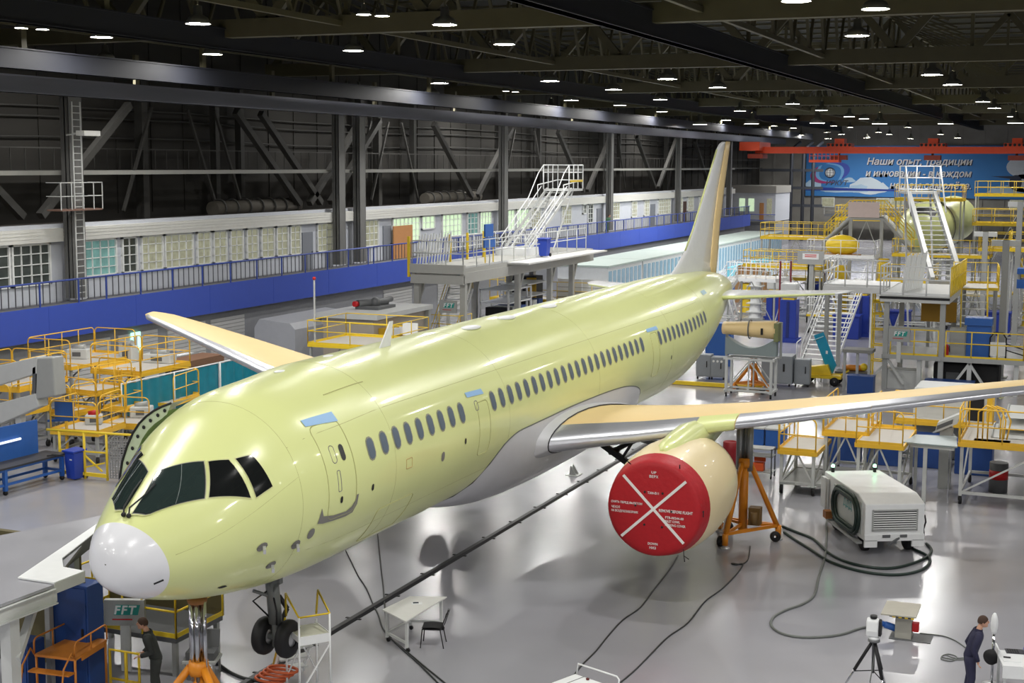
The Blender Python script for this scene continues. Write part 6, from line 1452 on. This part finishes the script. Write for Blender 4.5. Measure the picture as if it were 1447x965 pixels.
# ------------------------------------------------------------------ far end: offices, crane, banner
co_ = root('corner_office', 'white corner office block at the far end of the gallery', 'office', ((at(1036,280,168,1).x+at(1096,280,168,1).x)/2, 171, 0)); co_.scale = ((at(1096,280,168,1).x-at(1036,280,168,1).x)/12.0, 1, .93)
MB().box(-6,-3,3.6,6,6,7.6).build('body', WGR, co_); MB().box(-6.3,-3.4,7.6,6.3,6,8.6).build('parapet', mat('dull parapet', srgb(150,148,142), .7), co_)
MB().box(-6,-3,0,6,6,3.5).build('lower_storey', WUN, co_)
for x in (-4.2,-1.6): MB().box(x,-3.08,5.0,x+1.6,-3,6.8).build('window', GLIT, co_)
MB().box(1.6,-3.08,3.7,2.8,-3,6.2).build('door', DOORO, co_); MB().box(3.6,-3.08,4.4,5.0,-3,6.8).build('window', GLIT2, co_)
MB().tube([(-6,-4.2,4.6),(6.6,-4.2,4.6)], .06, 6).tube([(-6,-4.2,3.8),(6.6,-4.2,3.8)], .06, 6).build('balcony_rail', RB, co_); MB().box(-6.2,-4.3,3.4,6.8,-3,3.6).build('balcony', DGR, co_)
pk = root('pipe_rack', 'dark pipe rack and ducts at the far corner beside the banner', 'pipe rack', (-25.6, 186, 0)); m = MB()
for x in (-1.5,.2,1.6): m.tube([(x,0,0),(x,0,13),(x+1,1,14)], .25, 8)
for z in (5,7.5,10): m.bar((-6,0,z),(3,0,z), .4)
m.build('pipes', mat('dark pipe', srgb(60,64,72), .5), pk)
rl = root('far_gallery_rail', 'grey railed gallery below the blue banner', 'gallery', (-14, 190, 0)); MB().box(-9,0,3.4,34,4,3.7).build('slab', DGR, rl); MB().tube([(-9,0,4.7),(34,0,4.7)], .07, 6).tube([(-9,0,4.2),(34,0,4.2)], .05, 6).build('rail', GRY, rl)
m = MB()
for k in range(22): m.bar((-9+k*2,0,3.7),(-9+k*2,0,4.7), .08)
m.build('posts', GRY, rl)
for k in range(5): MB().box(-8+k*10,.5,0,-7.5+k*10,1,3.4).build('pillar', DGR, rl)
for i, x in enumerate((-24.5, -16.5, -14.5, -6.5, 2, 8)):
    f = MB(); f.box(x,195.8,4.6,x+1.9,195.92,6.0); w = f.build('window_%d' % (60+i), WFR, kind=S); MB().box(x+.1,195.75,4.7,x+1.8,195.8,5.9).build('pane', GLIT2, w)
CRN = mat('crane orange', srgb(238,78,30), .45)
cr = root('overhead_crane', 'orange overhead travelling crane spanning the far hall', 'crane', (0, 150, 12.1))
MB().box(-24,-.3,0,26,.3,.75).build('bridge_beam', CRN, cr); MB().box(-24,1.2,0,26,1.8,.75).build('bridge_beam', CRN, cr)
MB().box(-25.4,-2.4,.3,-23,3.4,1.3).build('end_carriage', CRN, cr); MB().box(-24.6,-1.5,-.6,-22.8,1,-.1).build('drive_box', mat('dark orange', srgb(150,50,24), .5), cr)
for px in (1186, 1318, 1437):
    x = at(px, 214, 150, 1).x; t = MB(); t.box(x-1.4,-.3,.75,x+1.4,1.8,1.15); t.box(x-.55,-.2,1.15,x+.55,1.6,1.7); T = t.build('trolley', CRN, cr); m = MB()
    for k in range(6): m.cyl((x-1.2+.48*k,-.4,.95),(x-1.2+.48*k,-.3,.95), .16, n=8)
    m.build('wheels', BLK, T); MB().box(x-.9,-.4,-.75,x+.9,.8,-.2).build('hoist', mat('dark orange', srgb(150,50,24), .5), T); MB().tube([(x,0,-.4),(x,0,.2)], .15, 6).build('hanger', BLK, T)
x = at(1172, 220, 150, 1).x; m = MB(); m.box(x-1.9,-2.4,-1.05,x+1.5,-.6,-.75); 
for k in range(8): m.bar((x-1.85+.47*k,-2.3,-.75),(x-1.85+.47*k,-2.3,.1), .07)
m.bar((x-1.9,-2.3,.1),(x+1.5,-2.3,.1), .08); m.bar((x-1.9,-2.3,-.3),(x+1.5,-2.3,-.3), .07); m.build('service_basket', CRN, cr)
Yb = 195.6
bn_ = root('banner_sign', 'wide blue banner with white italic Russian slogan on the far wall', 'banner', (0, Yb, 0))
tl_, bl_ = at(1138,206,Yb,1), at(1138,277,Yb,1); zt, zb = 13.6, 6.2; xl, xr_ = bl_.x, 20
SKYB = mat('banner blue', srgb(58,128,196), .6, noise=.12, scale=.12)
m = MB(); m.prism([(xl,0,zb),(xr_,0,zb-.2),(xr_,0,zt),(xl,0,zt)], (0,.1,0)); m.build('sheet', SKYB, bn_)
m = MB(); m.prism([(xl,-.03,7.5),(-13,-.03,7.25),(-8,-.03,7.0),(-13,-.03,7.0),(xl,-.03,7.0)], (0,.02,0)); m.build('stripe', mat('banner stripe', srgb(34,60,150), .6), bn_)
def blot(px, py, w, h, nm, mm, dy=-.02, n=18, seed=1):
    rnd = random.Random(seed); c = at(px, py, Yb, 1)
    m = MB(); m.prism([(c.x+w*cos(a)*(1+.18*rnd.uniform(-1,1)), dy, c.z+h*sin(a)*(1 if sin(a) > 0 else .35)*(1+.2*rnd.uniform(-1,1))) for a in [2*pi*i/n for i in range(n)]], (0,.012,0)); return m.build(nm, mm, bn_)
CLD = mat('banner cloud', srgb(176,204,226), .6, noise=.15, scale=.4); CLD2 = mat('banner cloud pale', srgb(208,222,232), .6, noise=.1, scale=.4)
for i, (px, py, w, h) in enumerate(((1226,268,2.4,1.8),(1238,269,1.8,1.2),(1214,269,1.4,.9),(1150,262,1.2,.9),(1185,270,2.4,.6),(1420,271,2.5,.9),(1200,256,.9,.5))): blot(px, py, w, h, 'cloud', CLD2 if i < 2 else CLD, -.02-.002*i, seed=i)
TXS = mat('banner lettering', srgb(226,226,224), .6); TXD = mat('banner letter shadow', srgb(30,50,90), .6)
def bt(body, px0, px1, py, cap):
    a, b = at(px0, py, Yb, 1), at(px1, py, Yb, 1)
    for dx, dy, mm in ((.12,-.035,TXD),(0,-.06,TXS)):
        o = text('lettering', body, 1.0, mm, bn_, shear=.22, ext=.006, bold=.016)
        xs = [v.co.x for v in o.data.vertices]; w = max(xs)-min(xs); h = cap/.72
        o.data.transform(Matrix.Translation((-min(xs),0,0))); o.data.transform(Matrix.Diagonal(((b.x-a.x)/w, h, 1, 1)))
        o.data.transform(frame((a.x+dx, dy, a.z-dx*.8), (1,0,0), (0,0,1)))
bt('Наши опыт, традиции', 1225, 1374, 232.5, .98); bt('и инновации - в каждом', 1223, 1373, 249, .98); bt('нашем самолёте.', 1257, 1372, 266, .98)
# round emblem: swoosh ring, globe, name above and below
c = at(1173, 244, Yb, 1)
def swoosh(a0, a1, mm, r0, r1, dy):
    P, Q = [], []; n = 16
    for i in range(n+1):
        a = a0+(a1-a0)*i/n; w = sin(pi*i/n)**.7; e = .62
        P.append((c.x+cos(a)*r1*1.15+ .25*sin(a), dy, c.z+sin(a)*r1*e+.35*cos(a))); rr = r1-(r1-r0)*w
        Q.append((c.x+cos(a)*rr*1.15+.25*sin(a), dy, c.z+sin(a)*rr*e+.35*cos(a)))
    MB().grid([P, Q]).build('emblem_swoosh', mm, bn_)
RB_ = mat('emblem magenta', srgb(170,60,120), .6); BB_ = mat('emblem blue', srgb(64,84,180), .6); PB_ = mat('emblem pale blue', srgb(120,180,230), .6)
swoosh(radians(120), radians(285), PB_, 1.3, 2.45, -.03); swoosh(radians(130), radians(290), RB_, 1.75, 2.5, -.035)
swoosh(radians(-60), radians(110), PB_, 1.3, 2.45, -.03); swoosh(radians(-50), radians(100), BB_, 1.7, 2.5, -.035)
m = MB(); m.cyl((c.x,-.04,c.z),(c.x,-.02,c.z), .72, n=20); m.build('emblem_globe', WHT, bn_)
m = MB()
for k in (-.35,0,.35): m.tube([(c.x+k*cos(a)*1.4,-.05,c.z+.66*sin(a)) for a in [-pi/2+pi*i/8 for i in range(9)]], .04, 4); m.bar((c.x-.6,-.05,c.z+k*1.1),(c.x+.6,-.05,c.z+k*1.1), .05)
m.tube([(c.x+.72*cos(a),-.05,c.z+.72*sin(a)) for a in [2*pi*i/20 for i in range(20)]], .07, 4, True); m.build('emblem_lines', mat('emblem grey', srgb(70,76,90), .6), bn_)
for py, s_ in ((228.5,.62),(261.5,.72)):
    p = at(1166 if py > 240 else 1157, py, Yb, 1); text('lettering', 'ИРКУТ', s_*1.35, mat('emblem grey', srgb(70,76,90), .6), bn_, frame((p.x,-.05,p.z), (1,0,0), (0,0,1)), shear=.3, ext=.004, bold=.02)
# printed aircraft on the banner: nose and engine
PLN = mat('printed aircraft white', srgb(206,214,222), .6); PLD = mat('printed aircraft shade', srgb(52,62,82), .6)
def disc(px, py, rx, rz_, mm, dy, nm): c = at(px, py, Yb, 1); m = MB(); m.prism([(c.x+rx*cos(a),dy,c.z+rz_*sin(a)) for a in [2*pi*i/24 for i in range(24)]], (0,.01,0)); return m.build(nm, mm, bn_)
disc(1456, 236, 3.2, 1.7, PLN, -.03, 'printed_fuselage'); disc(1446, 259, 2.0, 1.25, PLN, -.03, 'printed_engine'); disc(1435, 258, .85, 1.05, PLD, -.045, 'printed_intake')
a, b = at(1400,249,Yb,1), at(1430,250,Yb,1); m = MB(); m.prism([(a.x,-.03,a.z),(b.x,-.03,b.z-.3),(b.x+4,-.03,b.z-.2),(b.x+4,-.03,b.z+.2)], (0,.01,0)); m.build('printed_wing', PLD, bn_)
# ------------------------------------------------------------------ people
def skin_mesh(name, joints, edges, m_, parent, sub=2, root_i=0):
    """grow a smooth tapered surface round a skeleton: joints = [(point, rx, ry)]"""
    me = bpy.data.meshes.new(name); me.from_pydata([j[0] for j in joints], edges, [])
    o = bpy.data.objects.new(name, me); COL.objects.link(o)
    o.modifiers.new('skin', 'SKIN').use_smooth_shade = True
    for i, j in enumerate(joints):
        sv = me.skin_vertices[0].data[i]; sv.radius = (j[1], j[2] if len(j) > 2 else j[1]); sv.use_root = (i == root_i)
    s = o.modifiers.new('sub', 'SUBSURF'); s.levels = sub; s.render_levels = sub
    dg = bpy.context.evaluated_depsgraph_get(); dg.update()
    nm = bpy.data.meshes.new_from_object(o.evaluated_get(dg)); nm.name = name
    bpy.data.objects.remove(o); bpy.data.meshes.remove(me)
    nm.materials.clear(); nm.materials.append(m_); nm.polygons.foreach_set('use_smooth', [True]*len(nm.polygons))
    r = bpy.data.objects.new(name, nm); COL.objects.link(r)
    if parent is not None: r.parent = parent
    return r
SKIN = mat('skin', srgb(206,158,132), .55, noise=.06); HAIR = mat('brown hair', srgb(70,50,38), .8, noise=.2, scale=30); SHOE = mat('black shoe', srgb(24,24,24), .5)
def join_mb(o, mb):
    """merge extra pieces into an existing mesh object"""
    bm = bmesh.new(); bm.from_mesh(o.data); me = bpy.data.meshes.new('x'); me.from_pydata(mb.v, [], mb.f); me.polygons.foreach_set('use_smooth', mb.s); bm.from_mesh(me); bm.to_mesh(o.data); bm.free(); bpy.data.meshes.remove(me)
def person(label, loc, rz, cloth, arms, lean=.12, headdrop=.12, hair=HAIR, legspread=.1):
    """standing figure facing +x; arms = per side (elbow, wrist, finger direction)"""
    r = root('person', label, 'person', loc, rz)
    hip = Vector((0,0,.93)); ch = Vector((lean*.8,0,1.28)); nk = Vector((lean*1.1,0,1.475)); hd = nk+Vector((headdrop*.8,0,.12))
    # body: head, neck, trunk, limbs as one surface
    J = [(hip,.10,.12),(hip+Vector((lean*.3,0,.16)),.09,.11),(ch,.09,.12),(nk-Vector((.02,0,.05)),.065,.07),(nk+Vector((.02,0,.03)),.06,.06),(hd-Vector((.03,0,-.01)),.06,.06)]
    E_ = [(0,1),(1,2),(2,3),(3,4),(4,5)]
    oc = MB(); rows = []
    for f, rx, ry in ((-.16,.05,.08),(-.12,.11,.145),(0,.13,.165),(.3,.125,.165),(.6,.13,.18),(.85,.13,.2),(1.0,.115,.185),(1.08,.1,.14),(1.15,.085,.1),(1.2,.078,.08)):
        c_ = hip.lerp(ch+Vector((lean*.2,0,.1)), min(f, 1.0));
        if f > 1: c_ = c_.lerp(nk, (f-1)/.2*.9)
        rows.append([c_+Vector((rx*cos(t), ry*sin(t), -.35*rx*cos(t)*lean*2)) for t in [2*pi*i/20 for i in range(20)]])
    oc.grid(rows, True)
    fingers = []
    for s in (-1, 1):
        hp, kn, an = Vector((0,s*.09,.88)), Vector((.03,s*(.09+legspread*.4),.49)), Vector((-.03,s*(.09+legspread*.7),.09))
        n = len(J); J += [(hp,.07,.07),(kn,.05,.05),(an,.042,.042),(an+Vector((.13,0,-.045)),.035,.04)]; E_ += [(0,n),(n,n+1),(n+1,n+2),(n+2,n+3)]
        oc.tube([hp+Vector((0,0,.06)), hp-Vector((0,0,.08)), hp.lerp(kn,.6), kn, kn.lerp(an,.5), an+Vector((0,0,.0))], [.105,.108,.092,.08,.074,.078], 12)
        sh = ch+Vector((lean*.2,s*.19,.13)); el, wr, fd = [Vector(v) for v in arms[0 if s < 0 else 1]]
        fd.normalize(); n = len(J); J += [(sh,.034,.034),(el,.03,.03),(wr,.028,.03),(wr+fd*.06,.022,.04)]; E_ += [(2,n),(n,n+1),(n+1,n+2),(n+2,n+3)]
        oc.tube([sh-Vector((0,s*.06,-.01)), sh+Vector((0,s*.015,-.03)), sh.lerp(el,.55), el, el.lerp(wr,.5), wr-(wr-el).normalized()*.01], [.075,.08,.068,.062,.055,.046], 12); oc.ball(sh+Vector((0,-s*.025,-.015)), .084, 12)
        side = fd.cross(Vector((1,0,0)) if abs(fd.x) < .8 else Vector((0,0,1))).normalized(); side = side.cross(fd).normalized() if False else side; pal = fd.cross(side).normalized()
        for k in range(4):
            b = wr+fd*.075+side*((k-1.5)*.02); L = [.06,.07,.065,.05][k]; cv = pal*(s*.018)
            fingers.append([b, b+fd*L*.5+cv*.5, b+fd*L*.85+cv*1.5, b+fd*L+cv*2.2])
        tb_ = wr+fd*.03+side*.032; fingers.append([tb_, tb_+fd*.03+side*.022, tb_+fd*.06+side*.02+pal*(s*.012)])
    body = skin_mesh('body', J, E_, SKIN, r)
    x = MB()
    for f in fingers: x.tube(f, [.0095,.009,.0085,.007][:len(f)], 6)
    HC = hd+Vector((-.008,0,.045)); x.ball(HC, .1, 18, (.98,.8,1.18)); x.ball(HC+Vector((.03,0,-.06)), .065, 14, (.95,.85,.9))
    # face: nose, brow, lips, chin, ears, eyes
    F = hd+Vector((.09,0,.045))
    x.ball(F+Vector((.005,0,-.012)), .016, 8, (1.2,.8,1.5)); x.ball(F+Vector((-.012,0,-.05)), .018, 8, (.7,1.4,.5)); x.ball(F+Vector((-.03,0,-.088)), .024, 8)
    for s in (-1,1): x.ball(HC+Vector((-.012,s*.08,-.01)), .026, 8, (.7,.35,1.1)); x.ball(F+Vector((-.012,s*.032,.034)), .02, 8, (.6,1.1,.5))
    join_mb(body, x)
    e = MB()
    for s in (-1,1): e.ball(F+Vector((-.008,s*.03,.02)), .0078, 8)
    e.build('eyes', BLK, body)
    ov = oc.build('overalls', cloth, r)
    c = MB(); c.lathe([(0,.085),(.03,.088),(.055,.078)], nk-Vector((.012,0,.035)), (.5*headdrop/.12*.5,0,1), 16); c.build('collar', cloth, ov)
    # hair cap
    h = MB(); rows = []
    C = HC+Vector((-.006,0,.012))
    for i in range(8):
        t = pi*.62*i/7; row = []
        for k in range(16):
            a = 2*pi*k/16; tt = t*(1-.38*max(0,cos(a)))
            row.append(C+Vector((.108*sin(tt)*cos(a), .09*sin(tt)*sin(a), .118*cos(tt))))
        rows.append(row)
    h.grid(rows, True); h.build('hair', hair, r)
    for s in (-1,1):
        an = Vector((-.03,s*(.09+legspread*.7),.06)); m = MB(); m.ball(an+Vector((.06,0,-.018)), .05, 10, (2.6,.95,.85)); m.box(an.x-.07,an.y-.045,0,an.x+.19,an.y+.045,.03); m.build('shoe', SHOE, r)
    return r
NVY = mat('navy work overalls', srgb(40,40,66), .8, noise=.15, scale=9, bump=.3)
person('person in navy overalls with hands low, looking down at the white scanner stand', at(1368,988,0), radians(12), NVY,
   (((.03,-.26,1.13),(.12,-.25,.88),(.25,.1,-1)),((-.02,.26,1.12),(.08,.25,.87),(.25,-.1,-1))), lean=.13, headdrop=.11)
person('person in dark work clothes standing in the shade under the nose', at(222,992,0), radians(212), mat('dark grey overalls', srgb(58,62,60), .85, noise=.15, scale=9),
   (((.08,-.24,1.14),(.25,-.14,1.0),(1,.2,-.2)),((.05,.25,1.12),(.27,.16,1.02),(1,-.2,-.1))), lean=.14, headdrop=.12)
person('person in green and red clothes leaning at the distant gallery railing', (-27.9, 107.2, 4.35), radians(-20), mat('green overalls', srgb(70,110,84), .8),
   (((.1,-.26,1.14),(.3,-.2,1.05),(1,0,-.1)),((.1,.26,1.14),(.3,.2,1.05),(1,0,-.1))), lean=.2)
